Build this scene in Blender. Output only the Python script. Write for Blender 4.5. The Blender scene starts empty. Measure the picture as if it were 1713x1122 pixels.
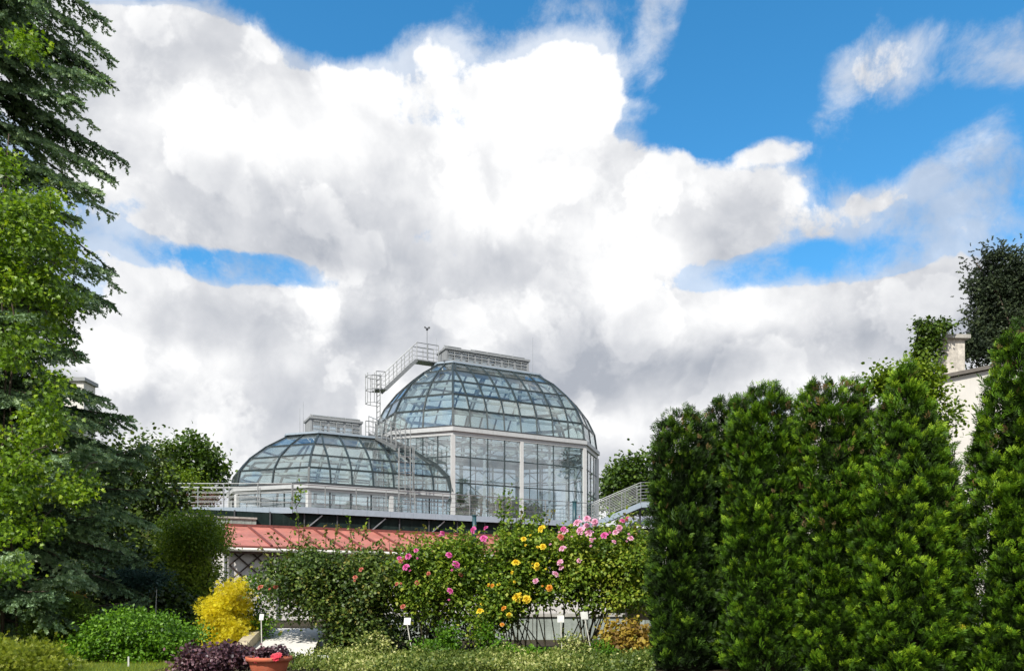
import bpy, math, random
import numpy as np
from mathutils import Vector, Matrix

random.seed(7)
RNG = np.random.default_rng(11)
SC = bpy.context.scene
COL = SC.collection
R = math.radians

# ------------------------------------------------------------------ camera
EYE = 0.9                  # camera height above the garden bed
F = 1300.0                 # focal length in pixels of the 1713 px wide photograph
HOR = 1000.0               # image row of the horizon
cam_data = bpy.data.cameras.new('camera')
cam_data.sensor_width = 36.0
cam_data.lens = F / 1713.0 * 36.0
cam_data.shift_y = (HOR - 561.0) / 1713.0
cam_data.clip_start = 0.1
cam_data.clip_end = 3000.0
cam = bpy.data.objects.new('camera', cam_data)
cam.location = (0, 0, EYE)
cam.rotation_euler = (R(90), 0, 0)
COL.objects.link(cam)
SC.camera = cam

# ------------------------------------------------------------------ exposure
SC.view_settings.view_transform = 'Standard'
SC.view_settings.look = 'None'
SC.view_settings.exposure = 0.35
SC.view_settings.gamma = 1.0
SC.view_settings.use_curve_mapping = False
SC.cycles.max_bounces = 10
SC.cycles.transparent_max_bounces = 24
SC.cycles.transmission_bounces = 8
SC.cycles.diffuse_bounces = 3
SC.cycles.glossy_bounces = 4

# ------------------------------------------------------------------ sun
SUN_DIR = Vector((-0.32, -0.66, 0.74)).normalized()     # towards the sun
SUN_EL = math.asin(SUN_DIR.z)
SUN_ROT = math.atan2(SUN_DIR.x, SUN_DIR.y)
sd = bpy.data.lights.new('sun', 'SUN')
sd.energy = 4.8
sd.angle = R(0.6)
sd.color = (1.0, 0.955, 0.87)
sun = bpy.data.objects.new('sun', sd)
sun.rotation_euler = SUN_DIR.to_track_quat('Z', 'Y').to_euler()
sun.location = (0, 0, 60)
COL.objects.link(sun)


# ------------------------------------------------------------------ node helper
class NT:
    def __init__(self, tree):
        self.t = tree
        self.n = tree.nodes
        self.l = tree.links

    def new(self, typ, **kw):
        nd = self.n.new(typ)
        for k, v in kw.items():
            setattr(nd, k, v)
        return nd

    def put(self, sock, v):
        if v is None:
            return
        if isinstance(v, bpy.types.NodeSocket):
            self.l.new(v, sock)
        else:
            sock.default_value = v

    def m(self, op, a, b=None, c=None, clamp=False):
        nd = self.new('ShaderNodeMath', operation=op, use_clamp=clamp)
        self.put(nd.inputs[0], a)
        self.put(nd.inputs[1], b)
        self.put(nd.inputs[2], c)
        return nd.outputs[0]

    def vm(self, op, a, b=None, s=None):
        nd = self.new('ShaderNodeVectorMath', operation=op)
        self.put(nd.inputs[0], a)
        self.put(nd.inputs[1], b)
        if s is not None:
            self.put(nd.inputs[3], s)
        return nd.outputs[1] if op in ('LENGTH', 'DOT_PRODUCT', 'DISTANCE') else nd.outputs[0]

    def mr(self, v, a, b, c=0.0, d=1.0, kind='SMOOTHSTEP'):
        nd = self.new('ShaderNodeMapRange', interpolation_type=kind)
        for i, x in enumerate((v, a, b, c, d)):
            self.put(nd.inputs[i], x)
        return nd.outputs[0]

    def noise(self, vec, scale, detail=4.0, rough=0.5, dist=0.0, lac=2.0):
        nd = self.new('ShaderNodeTexNoise')
        self.put(nd.inputs['Vector'], vec)
        nd.inputs['Scale'].default_value = scale
        nd.inputs['Detail'].default_value = detail
        nd.inputs['Roughness'].default_value = rough
        nd.inputs['Lacunarity'].default_value = lac
        nd.inputs['Distortion'].default_value = dist
        return nd

    def mix(self, f, a, b, blend='MIX'):
        nd = self.new('ShaderNodeMix', data_type='RGBA', blend_type=blend)
        self.put(nd.inputs[0], f)
        self.put(nd.inputs[6], a)
        self.put(nd.inputs[7], b)
        return nd.outputs[2]

    def ramp(self, f, stops):
        nd = self.new('ShaderNodeValToRGB')
        el = nd.color_ramp.elements
        while len(el) < len(stops):
            el.new(0.5)
        for e, (p, c) in zip(el, stops):
            e.position = p
            e.color = (*c, 1.0)
        self.put(nd.inputs[0], f)
        return nd.outputs[0]


# ------------------------------------------------------------------ sky
world = bpy.data.worlds.new('World')
SC.world = world
world.use_nodes = True
W_ = NT(world.node_tree)
W_.n.clear()
SKY_STRENGTH = 0.15


def sky_angles(px, py):
    """direction of a sky point as azimuth and elevation"""
    u, v = px - 856.5, HOR - py
    return math.atan2(u, F), math.atan2(v, math.hypot(F, u))


tc = W_.new('ShaderNodeTexCoord')
D = tc.outputs['Generated']
sep = W_.new('ShaderNodeSeparateXYZ')
W_.l.new(D, sep.inputs[0])
az = W_.m('ARCTAN2', sep.outputs[0], sep.outputs[1])
hyp = W_.m('SQRT', W_.m('ADD', W_.m('MULTIPLY', sep.outputs[0], sep.outputs[0]), W_.m('MULTIPLY', sep.outputs[1], sep.outputs[1])))
el = W_.m('ARCTAN2', sep.outputs[2], hyp)
cmb = W_.new('ShaderNodeCombineXYZ')
W_.l.new(az, cmb.inputs[0])
W_.l.new(el, cmb.inputs[1])
AE0 = cmb.outputs[0]
# large soft warp so that cloud outlines wander
wn = W_.noise(D, 3.2, 2, 0.5)
warp = W_.vm('SCALE', W_.vm('SUBTRACT', wn.outputs['Color'], (0.5, 0.5, 0.5)), s=0.11)
AE = W_.vm('ADD', AE0, warp)


def blob(acc, px, py, rx, ry, w, rot=0.0, soft=0.5):
    """soft ellipse of cloud (or of clear sky) round one direction of the sky"""
    a0, e0 = sky_angles(px, py)
    k = math.cos(a0)
    mp = W_.new('ShaderNodeMapping', vector_type='TEXTURE')
    W_.l.new(AE, mp.inputs[0])
    mp.inputs['Location'].default_value = (a0, e0, 0)
    mp.inputs['Rotation'].default_value = (0, 0, R(rot))
    mp.inputs['Scale'].default_value = (rx / F * k, ry / F * k, 1)
    flat = W_.vm('MULTIPLY', mp.outputs[0], (1, 1, 0))
    g = W_.mr(W_.vm('LENGTH', flat), 1.0 + soft, 1.0 - soft, 0.0, w)
    return g if acc is None else W_.m('ADD', acc, g)


COVER = [  # px, py, rx, ry, weight, rotation
    (330, 260, 330, 190, 0.75, 0),
    (800, 280, 300, 170, 0.7, 0),
    (180, 120, 220, 75, 0.35, 8),
    (330, 100, 130, 70, 0.35, 0),
    (930, 165, 110, 60, 0.55, 0),
    (1060, 365, 275, 82, 0.75, -8),
    (700, 670, 1000, 180, 1.0, 0),
    (1400, 620, 460, 100, 0.6, 12),
    (1590, 108, 240, 44, 0.40, -6),
    (1210, 125, 70, 24, 0.26, 0),
    (1110, 60, 36, 90, 0.22, 0),
    (960, 5, 70, 22, 0.26, 0),
    (1540, 320, 170, 44, 0.24, 14),
    (1500, 430, 200, 24, 0.14, 10),
    (720, 75, 90, 20, 0.26, 0),
    (1400, 380, 60, 26, 0.12, 20),
    (1640, 330, 110, 50, 0.16, 30),
    (1310, 60, 60, 24, 0.24, 30),
    (1560, 270, 120, 30, 0.26, 12),
    (1450, 330, 80, 20, 0.12, 14),
    (1280, 275, 60, 16, 0.3, 0),
    (1040, 215, 80, 18, 0.3, 0),
    (400, 440, 180, 32, -0.74, -6),
    (690, 30, 260, 60, -0.35, 0),
    (330, -30, 240, 50, -0.5, 0),
    (560, 70, 110, 40, -0.5, 14),
    (1200, 165, 190, 92, -0.7, 28),
    (1330, 472, 220, 30, -0.36, 4),
    (1620, 230, 160, 60, -0.25, 0),
]
C_ = None
for b in COVER:
    C_ = blob(C_, *b)
# beyond the photograph the same broken cumulus goes on, closing up towards the horizon
far = W_.mr(W_.m('ABSOLUTE', az), 0.60, 1.1)
hz = W_.mr(el, 0.62, 0.12, 0.12, 0.75)
low = W_.mr(el, 0.26, 0.12, 0.0, 0.8)
hi = W_.mr(el, 0.72, 1.0)
gen = W_.m('MULTIPLY', W_.m('MAXIMUM', far, hi), W_.m('ADD', hz, 0.22))
C_ = W_.m('ADD', W_.m('ADD', C_, gen), low)

P = W_.vm('ADD', D, W_.vm('SCALE', W_.vm('SUBTRACT', W_.noise(D, 5.0, 3, 0.5).outputs['Color'], (0.5, 0.5, 0.5)), s=0.07))


def puffs(vec):
    a = W_.noise(vec, 4.5, 10, 0.57).outputs['Fac']
    return a


n1 = puffs(P)
cells = W_.new('ShaderNodeTexVoronoi', feature='SMOOTH_F1')
W_.put(cells.inputs['Vector'], W_.vm('ADD', P, W_.vm('SCALE', W_.noise(D, 14, 4, 0.6).outputs['Color'], s=0.08)))
cells.inputs['Scale'].default_value = 11.0
cells.inputs['Smoothness'].default_value = 0.7
vor = W_.m('SUBTRACT', 0.5, cells.outputs['Distance'])
n3 = W_.noise(P, 17.0, 8, 0.62).outputs['Fac']
edge = W_.m('ADD', W_.m('MULTIPLY', W_.m('SUBTRACT', n1, 0.5), 2.0), W_.m('MULTIPLY', vor, 0.35))
edge = W_.m('MULTIPLY_ADD', W_.m('SUBTRACT', n3, 0.5), 0.95, edge)
field = W_.m('ADD', C_, edge)
dens = W_.mr(field, 0.27, 0.56)
veil = W_.mr(W_.m('ADD', C_, W_.m('MULTIPLY', W_.m('SUBTRACT', W_.noise(P, 8.0, 9, 0.66).outputs['Fac'], 0.5), 2.2)), 0.04, 0.66, 0.0, 0.66)
alpha = W_.m('MAXIMUM', dens, veil)

# relief: a softer noise a little further towards the sun is compared with the noise here,
# and crisp heads of cumulus stand out in front of the greyer mass
r1 = W_.noise(P, 3.8, 10, 0.52).outputs['Fac']
r2 = W_.noise(W_.vm('ADD', P, (-0.020, -0.006, 0.040)), 3.8, 10, 0.52).outputs['Fac']
relief = W_.m('MULTIPLY', W_.m('SUBTRACT', r1, r2), 2.3)
hv = W_.m('ADD', W_.m('MULTIPLY', vor, 0.55), W_.m('SUBTRACT', n1, 0.5))
heads = W_.m('ADD', W_.mr(hv, 0.06, 0.10, 0.0, 0.10), W_.mr(W_.m('MULTIPLY_ADD', W_.m('SUBTRACT', n3, 0.5), 0.9, hv), -0.04, 0.10, 0.0, 0.10))
relief = W_.m('ADD', relief, heads)
SH = [
    (760, 230, 330, 130, 0.24, 0),
    (1050, 455, 90, 60, 0.30, 0),
    (1175, 540, 80, 45, 0.22, 0),
    (250, 620, 150, 45, 0.20, 0),
    (520, 490, 120, 35, 0.20, 0),
    (150, 190, 160, 110, 0.14, 0),
    (1080, 720, 160, 50, 0.2, 0),
    (960, 150, 130, 60, 0.2, 0),
    (1110, 640, 190, 55, -0.22, 0),
    (720, 470, 300, 50, -0.12, 0),
    (480, 360, 330, 50, -0.13, -8),
    (330, 545, 200, 45, -0.14, 0),
    (640, 570, 260, 45, -0.08, 0),
    (1450, 600, 220, 40, -0.13, 0),
]
S_ = None
for b in SH:
    S_ = blob(S_, *b, soft=0.6) if len(b) == 6 else S_
lum = W_.m('ADD', W_.m('ADD', 0.675, relief), S_)
lum = W_.m('MINIMUM', W_.m('MAXIMUM', lum, 0.36), 1.06)
ccol = W_.ramp(W_.m('MULTIPLY', lum, 0.9), [(0.30, (0.40, 0.43, 0.49)), (0.60, (0.66, 0.675, 0.71)), (0.88, (1.0, 1.0, 1.0))])
cbg = W_.new('ShaderNodeBackground')
W_.l.new(W_.vm('SCALE', ccol, s=0.84 / SKY_STRENGTH), cbg.inputs[0])
cbg.inputs[1].default_value = SKY_STRENGTH

sky = W_.new('ShaderNodeTexSky', sky_type='NISHITA')
sky.sun_disc = False
sky.sun_elevation = SUN_EL
sky.sun_rotation = SUN_ROT
sky.altitude = 300.0
sky.air_density = 1.0
sky.dust_density = 0.4
sky.ozone_density = 4.0
hs = W_.new('ShaderNodeHueSaturation')
hs.inputs['Saturation'].default_value = 1.27
hs.inputs['Value'].default_value = 1.20
hs.inputs['Hue'].default_value = 0.488
W_.l.new(sky.outputs[0], hs.inputs['Color'])
sbg = W_.new('ShaderNodeBackground')
W_.l.new(hs.outputs[0], sbg.inputs[0])
sbg.inputs[1].default_value = SKY_STRENGTH
mixs = W_.new('ShaderNodeMixShader')
W_.l.new(alpha, mixs.inputs[0])
W_.l.new(sbg.outputs[0], mixs.inputs[1])
W_.l.new(cbg.outputs[0], mixs.inputs[2])
wo = W_.new('ShaderNodeOutputWorld')
W_.l.new(mixs.outputs[0], wo.inputs[0])
world.cycles.sampling_method = 'MANUAL'
world.cycles.sample_map_resolution = 1024


# ------------------------------------------------------------------ scene helpers
U = 0.0315                      # metres per construction unit of the glasshouse plan
LOC = {}                        # world position of every object that parents others


def link(o, parent=None):
    COL.objects.link(o)
    if parent is not None:
        o.parent = parent
    return o


def thing(name, label, cat, loc=(0, 0, 0), group=None):
    o = bpy.data.objects.new(name, None)
    o.empty_display_size = 0.2
    o.location = loc
    COL.objects.link(o)
    o['label'] = label
    o['category'] = cat
    if group:
        o['group'] = group
    LOC[o.name] = np.array(loc, float)
    return o


def tag(o, label=None, cat=None, group=None, kind=None):
    for k, v in (('label', label), ('category', cat), ('group', group), ('kind', kind)):
        if v:
            o[k] = v
    return o


def base_of(parent):
    p = np.zeros(3)
    while parent is not None:
        p = p + LOC.get(parent.name, np.zeros(3))
        parent = parent.parent
    return p


def P(px, py, Y):
    """the world point seen at a pixel of the photograph, at distance Y"""
    return np.array(((px - 856.5) / F * Y, Y, EYE + (HOR - py) / F * Y))


def G(xu, yu, zu):
    """construction units (heights counted from the eye) to metres"""
    return np.array((xu * U, yu * U, EYE + zu * U))


def unit(v):
    v = np.asarray(v, float)
    return v / max(np.linalg.norm(v), 1e-9)


class MB:
    """collects simple solids and links them as one mesh"""

    def __init__(self):
        self.v = []
        self.f = []
        self.smooth = False

    def add(self, vs, fs):
        k = len(self.v)
        self.v += [tuple(map(float, v)) for v in vs]
        self.f += [tuple(i + k for i in f) for f in fs]
        return self

    def prism(self, pts, off):
        """a polygon and its copy moved by off, closed"""
        n = len(pts)
        a = [np.asarray(p, float) for p in pts]
        b = [p + np.asarray(off, float) for p in a]
        fs = [tuple(range(n))[::-1], tuple(range(n, 2 * n))]
        fs += [(i, (i + 1) % n, n + (i + 1) % n, n + i) for i in range(n)]
        return self.add(a + b, fs)

    def box(self, c, s, rz=0.0):
        c = np.asarray(c, float)
        hx, hy, hz_ = s[0] / 2, s[1] / 2, s[2] / 2
        ca, sa = math.cos(rz), math.sin(rz)
        pts = []
        for x, y in ((-hx, -hy), (hx, -hy), (hx, hy), (-hx, hy)):
            pts.append(c + (x * ca - y * sa, x * sa + y * ca, -hz_))
        return self.prism(pts, (0, 0, s[2]))

    def bar(self, p, q, w, h=None, up=(0, 0, 1)):
        """a rectangular bar from p to q, w wide and h along up"""
        h = w if h is None else h
        p, q = np.asarray(p, float), np.asarray(q, float)
        d = unit(q - p)
        up = np.asarray(up, float)
        if abs(np.dot(d, up)) > 0.98:
            up = np.array((0.0, 1.0, 0.0)) if abs(d[1]) < 0.9 else np.array((1.0, 0, 0))
        s = unit(np.cross(d, up))
        t = unit(np.cross(s, d))
        pts = [p + s * a * w / 2 + t * b * h / 2 for a, b in ((-1, -1), (1, -1), (1, 1), (-1, 1))]
        return self.prism(pts, q - p)

    def tube(self, pts, r, n=6, r2=None):
        pts = [np.asarray(p, float) for p in pts]
        m = len(pts)
        k = len(self.v)
        prev = None
        for i, p in enumerate(pts):
            d = unit(pts[min(i + 1, m - 1)] - pts[max(i - 1, 0)])
            if prev is None:
                a = np.array((0, 0, 1.0)) if abs(d[2]) < 0.9 else np.array((1.0, 0, 0))
                s = unit(np.cross(d, a))
            else:
                s = unit(prev - d * np.dot(prev, d))
            prev = s
            t = np.cross(d, s)
            rr = r if r2 is None else r + (r2 - r) * i / (m - 1)
            for j in range(n):
                a = 2 * math.pi * j / n
                self.v.append(tuple(p + rr * (math.cos(a) * s + math.sin(a) * t)))
        for i in range(m - 1):
            for j in range(n):
                a, b = k + i * n + j, k + i * n + (j + 1) % n
                self.f.append((a, b, b + n, a + n))
        self.f.append(tuple(k + j for j in range(n))[::-1])
        self.f.append(tuple(k + (m - 1) * n + j for j in range(n)))
        return self

    def build(self, name, mat, parent=None, smooth=False):
        me = bpy.data.meshes.new(name)
        b = base_of(parent)
        me.from_pydata([tuple(np.asarray(v) - b) for v in self.v], [], self.f)
        me.materials.append(mat)
        if smooth:
            me.shade_smooth()
        me.update()
        return link(bpy.data.objects.new(name, me), parent)


# ------------------------------------------------------------------ materials
MATS = {}


def mat(name, col, rough=0.6, metal=0.0, var=0.12, scale=6.0, bump=0.0, spec=0.5, streak=0.0, dirt=None):
    """a painted or raw surface with uneven colour, streaks of dirt and a fine relief"""
    m = bpy.data.materials.new(name)
    m.use_nodes = True
    t = NT(m.node_tree)
    bs = m.node_tree.nodes['Principled BSDF']
    bs.inputs['Metallic'].default_value = metal
    bs.inputs['Specular IOR Level'].default_value = spec
    co = t.new('ShaderNodeTexCoord').outputs['Object']
    n = t.noise(co, scale, 6, 0.6).outputs['Fac']
    a = tuple(c * (1 - var) for c in col)
    b = tuple(min(1, c * (1 + var)) for c in col)
    c = t.ramp(n, [(0.3, a), (0.7, b)])
    if streak or dirt:
        st = t.vm('MULTIPLY', co, (5.0, 5.0, 0.35))
        sn = t.noise(st, 2.2, 5, 0.62).outputs['Fac']
        dcol = dirt or tuple(x * 0.5 for x in col)
        c = t.mix(t.mr(sn, 0.48, 0.72, 0.0, max(streak, 0.25)), c, (*dcol, 1))
    t.l.new(c, bs.inputs['Base Color'])
    t.l.new(t.mr(n, 0.2, 0.8, max(0.02, rough - 0.1), min(1, rough + 0.1), 'LINEAR'), bs.inputs['Roughness'])
    if bump:
        bp = t.new('ShaderNodeBump')
        bp.inputs['Strength'].default_value = bump
        bp.inputs['Distance'].default_value = 0.02
        t.l.new(t.noise(co, scale * 5, 5, 0.6).outputs['Fac'], bp.inputs['Height'])
        t.l.new(bp.outputs[0], bs.inputs['Normal'])
    MATS[name] = m
    return m


def glass(name, tint, refl=1.0, rough=0.01, ior=1.75, dirt=0.04):
    """thin architectural glass: tinted see-through with mirror reflections that grow at grazing angles"""
    m = bpy.data.materials.new(name)
    m.use_nodes = True
    t = NT(m.node_tree)
    t.n.clear()
    out = t.new('ShaderNodeOutputMaterial')
    tr = t.new('ShaderNodeBsdfTransparent')
    tr.inputs[0].default_value = (*tint, 1)
    gl = t.new('ShaderNodeBsdfGlossy')
    gl.inputs['Roughness'].default_value = rough
    gl.inputs['Color'].default_value = (refl, refl, refl, 1)
    co = t.new('ShaderNodeTexCoord').outputs['Object']
    bp = t.new('ShaderNodeBump')
    bp.inputs['Strength'].default_value = 0.25
    bp.inputs['Distance'].default_value = 0.02
    t.l.new(t.noise(co, 0.9, 2, 0.5).outputs['Fac'], bp.inputs['Height'])
    t.l.new(bp.outputs[0], gl.inputs['Normal'])
    # Schlick reflectance, the same for both faces of a pane
    ge = t.new('ShaderNodeNewGeometry')
    ct = t.m('ABSOLUTE', t.vm('DOT_PRODUCT', ge.outputs['Incoming'], ge.outputs['Normal']))
    f0 = ((ior - 1) / (ior + 1)) ** 2
    fr = t.m('MULTIPLY_ADD', t.m('POWER', t.m('SUBTRACT', 1.0, ct, clamp=True), 5.0), 1 - f0, f0)
    mx = t.new('ShaderNodeMixShader')
    t.l.new(fr, mx.inputs[0])
    t.l.new(tr.outputs[0], mx.inputs[1])
    t.l.new(gl.outputs[0], mx.inputs[2])
    df = t.new('ShaderNodeBsdfDiffuse')
    df.inputs[0].default_value = (0.55, 0.57, 0.55, 1)
    dn = t.noise(co, 2.5, 5, 0.6).outputs['Fac']
    m2 = t.new('ShaderNodeMixShader')
    t.l.new(t.mr(dn, 0.35, 0.75, dirt * 0.3, dirt * 2.0), m2.inputs[0])
    t.l.new(mx.outputs[0], m2.inputs[1])
    t.l.new(df.outputs[0], m2.inputs[2])
    t.l.new(m2.outputs[0], out.inputs[0])
    MATS[name] = m
    return m


M_frame = mat('painted_grey_white_steel', (0.42, 0.43, 0.43), 0.45, var=0.06, streak=0.12)
M_post = mat('white_painted_post', (0.50, 0.50, 0.49), 0.5, var=0.05, streak=0.10)
M_bar = mat('dark_teal_glazing_bar', (0.018, 0.030, 0.033), 0.4, var=0.2)
M_galv = mat('galvanised_steel', (0.24, 0.25, 0.25), 0.42, metal=0.55, var=0.14, scale=9)
M_deck = mat('grey_blue_painted_steel', (0.27, 0.325, 0.38), 0.5, var=0.08, streak=0.2, dirt=(0.22, 0.24, 0.26))
M_vent = mat('warm_grey_vent_housing', (0.25, 0.26, 0.265), 0.55, var=0.10, streak=0.2)
M_ventd = mat('grey_vent_flap', (0.24, 0.25, 0.25), 0.5, var=0.10)
M_dark = mat('dark_metal', (0.035, 0.038, 0.042), 0.5, var=0.2)
M_rod = mat('steel_rod', (0.30, 0.31, 0.32), 0.4, metal=0.5)
M_conc = mat('weathered_concrete', (0.36, 0.345, 0.31), 0.9, var=0.2, scale=3, bump=0.4, streak=0.45)
M_glass = glass('greenish_roof_glass', (0.84, 0.90, 0.90), ior=2.05)
M_wglass = glass('clear_wall_glass', (0.88, 0.935, 0.96), ior=2.3)
M_inner = mat('white_inner_steel', (0.42, 0.45, 0.45), 0.5, var=0.05)
M_floor = mat('pale_floor', (0.34, 0.36, 0.35), 0.7, var=0.15)


# ================================================================== GLASSHOUSES
TH = R(27)
E_ = np.array((math.cos(TH), math.sin(TH)))         # along the long axis, away to the right
N_ = np.array((-math.sin(TH), math.cos(TH)))        # across it, away from the camera
CORNER = np.array((-99.0, 1300.0))                  # the near corner of the tall house
HH, HW, CH = 129.5, 132.8, 77.8                     # half length of the long wall, half width, chamfer
KC = CORNER + HH * E_ + HW * N_                     # centre of the tall house
FLOOR = 134.0


def L(s, n, z):
    """plan coordinates of the tall house (along, across) and height above the eye, to metres"""
    q = KC + s * E_ + n * N_
    return G(q[0], q[1], z)


def octagon(h, w, c, inset, s0=0.0):
    v = [(-h, -w), (h, -w), (h + c, -w + c), (h + c, w - c), (h, w), (-h, w), (-h - c, w - c), (-h - c, -w + c)]
    out = []
    m = len(v)
    for i in range(m):
        p, a, b = np.array(v[i]), np.array(v[i - 1]), np.array(v[(i + 1) % m])
        d1, d2 = unit(p - a), unit(b - p)
        n1, n2 = np.array((-d1[1], d1[0])), np.array((-d2[1], d2[0]))
        q = p + inset * (n1 + n2) / (1 + np.dot(n1, n2))
        out.append((q[0] + s0, q[1]))
    return out


def pane_slab(quad, mb=None, t=0.024, gap=0.0):
    """a pane as a thin slab, set just inside its bars"""
    q = [np.asarray(p) for p in quad]
    c = sum(q) / len(q)
    nrm = unit(np.cross(q[1] - q[0], q[-1] - q[0]))
    q = [p + unit(c - p) * gap for p in q]
    mb = mb or MB()
    return mb.prism([p - nrm * t / 2 for p in q], nrm * t)


def truss(mb, pts, w):
    for a, b in zip(pts[:-1], pts[1:]):
        mb.bar(a, b, w, w * 1.6)


# ------------------------------------------------------------------ the tall house
tall = thing('glasshouse', 'tall glasshouse with faceted glass dome over a high glazed wall and white posts', 'glasshouse', tuple(L(0, 0, FLOOR)))
A = [0, 4, 17, 38, 66, 100]
Z = [289, 318.6, 346.5, 375, 402, 425.6]
rings = [octagon(HH, HW, CH, a) for a in A]
NCOL = [8, 2, 2, 2, 8, 2, 2, 2]


def col_points(k, side):
    """points where the ribs of one side cross ring k"""
    a, b = np.array(rings[k][side]), np.array(rings[k][(side + 1) % 8])
    n = NCOL[side]
    pts = [a + (b - a) * j / n for j in range(n + 1)]
    if side in (0, 4):
        a0, b0 = np.array(rings[0][side]), np.array(rings[0][(side + 1) % 8])
        sg = 1 if b[0] > a[0] else -1
        for j in range(1, n):
            s = a0[0] + (b0[0] - a0[0]) * j / n
            lo, hi_ = (a[0], b[0]) if sg > 0 else (b[0], a[0])
            s = min(max(s, lo + 5 * (j if sg > 0 else n - j)), hi_ - 5 * ((n - j) if sg > 0 else j))
            pts[j] = np.array((s, a[1]))
    return pts


rib_mb = []
for side in range(8):
    cols = [col_points(k, side) for k in range(6)]
    for j in range(NCOL[side]):
        for k in range(5):
            quad = [L(*cols[k][j], Z[k]), L(*cols[k][j + 1], Z[k]), L(*cols[k + 1][j + 1], Z[k + 1]), L(*cols[k + 1][j], Z[k + 1])]
            pane_slab(quad).build('roof_pane', M_glass, tall)
        mb = MB()
        w = 0.11 if j == 0 else 0.075
        for k in range(5):
            mb.bar(L(*cols[k][j], Z[k]), L(*cols[k + 1][j], Z[k + 1]), w, 0.10)
        mb.build('rib', M_bar, tall)
        if j == 0 or (side in (0, 4) and j in (4,)):
            mb = MB()                                    # the white portal frames inside
            ins = 11
            for k in range(5):
                c0, c1 = cols[k][j], cols[k + 1][j]
                cc = np.array((np.clip(c0[0], -60, 60), 0.0))
                p0 = c0 + unit(cc - c0) * ins
                p1 = c1 + unit(cc - c1) * ins
                mb.bar(L(*p0, Z[k] - 2), L(*p1, Z[k + 1] - 4), 0.12, 0.22)
            mb.build('inner_frame', M_inner, tall)
for k in range(1, 5):
    mb = MB()
    for i in range(8):
        p, q = L(*rings[k][i], Z[k]), L(*rings[k][(i + 1) % 8], Z[k])
        mb.bar(p, q, 0.075, 0.10)
    mb.build('transom', M_bar, tall)
    if k in (1, 2, 3):
        rr = octagon(HH, HW, CH, A[k] + 11)
        mb = MB()
        for i in range(8):
            mb.bar(L(*rr[i], Z[k] - 5), L(*rr[(i + 1) % 8], Z[k] - 5), 0.10, 0.12)
        mb.build('inner_purlin', M_inner, tall)


def ring_beam(name, m, inset, z0, z1, depth, parent, h=HH, s0=0.0, idx=range(8)):
    """a closed beam round the plan, its outer face at inset, between two heights"""
    o = octagon(h, HW, CH, inset, s0)
    i_ = octagon(h, HW, CH, inset + depth, s0)
    mb = MB()
    for i in idx:
        j = (i + 1) % 8
        quad = [L(*o[i], z0), L(*o[j], z0), L(*i_[j], z0), L(*i_[i], z0)]
        mb.prism(quad, (0, 0, (z1 - z0) * U))
    return mb.build(name, m, parent)


ring_beam('gutter', M_dark, -3, 286.2, 289.0, 9, tall)
ring_beam('cornice', M_frame, -6, 279.2, 286.0, 12, tall)
ring_beam('cornice_band', M_frame, -2.5, 272.5, 279.0, 8, tall)
ring_beam('sill', M_frame, -2, 134.5, 138.0, 7, tall)

ROWS = [138.2, 193.3, 237.3, 272.3]
WC = [8, 4, 4, 4, 8, 4, 4, 4]
oct0 = rings[0]
for side in range(8):
    a, b = np.array(oct0[side]), np.array(oct0[(side + 1) % 8])
    n = WC[side]
    pts = [a + (b - a) * j / n for j in range(n + 1)]
    for j in range(n):
        for k in range(3):
            quad = [L(*pts[j], ROWS[k]), L(*pts[j + 1], ROWS[k]), L(*pts[j + 1], ROWS[k + 1]), L(*pts[j], ROWS[k + 1])]
            pane_slab(quad).build('wall_pane', M_wglass, tall)
        if j and not (side in (0, 4) and j == 4):
            MB().bar(L(*pts[j], 138.0), L(*pts[j], 272.4), 0.055, 0.09).build('mullion', M_bar, tall)
    for k in (1, 2):
        MB().bar(L(*a, ROWS[k]), L(*b, ROWS[k]), 0.05, 0.055).build('wall_transom', M_bar, tall)
    pa = a + (np.array((0.0, 0.0)) - a) * 0.0
    MB().box(L(*pa, 203.5), (0.20, 0.20, 138 * U), TH).build('post', M_post, tall)
    if side in (0, 4):
        MB().box(L(*pts[4], 203.5), (0.19, 0.19, 138 * U), TH).build('post', M_post, tall)
    # slim inner columns and a tie at the head of the wall
    d = unit(b - a)
    nn = np.array((-d[1], d[0]))
    for f in ((0.25, 0.75) if side in (0, 4) else (0.5,)):
        q = a + (b - a) * f + nn * 14
        MB().bar(L(*q, 134), L(*q, 288), 0.13, 0.13).build('inner_column', M_inner, tall)
    mb = MB()
    q0, q1 = a + nn * 14, b + nn * 14
    for zz in (240, 262):
        mb.bar(L(*q0, zz), L(*q1, zz), 0.09, 0.09)
    m_ = 8 if side in (0, 4) else 4
    for j in range(m_):
        u0, u1 = q0 + (q1 - q0) * j / m_, q0 + (q1 - q0) * (j + 1) / m_
        za, zb = (240, 262) if j % 2 == 0 else (262, 240)
        mb.bar(L(*u0, za), L(*u1, zb), 0.05, 0.05)
    mb.build('lattice_girder', M_inner, tall)
# diagonal wind braces inside two of the bays
for side, f0, f1 in ((0, 0.5, 1.0), (7, 0.0, 1.0), (4, 0.0, 0.5)):
    a, b = np.array(oct0[side]), np.array(oct0[(side + 1) % 8])
    d = unit(b - a)
    nn = np.array((-d[1], d[0])) * 12
    p, q = a + (b - a) * f0 + nn, a + (b - a) * f1 + nn
    MB().bar(L(*p, 150), L(*q, 240), 0.06, 0.06).build('brace', M_inner, tall)
MB().prism([L(*p, FLOOR - 2) for p in octagon(HH, HW, CH, 2)], (0, 0, 2 * U)).build('floor_slab', M_floor, tall)
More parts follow.
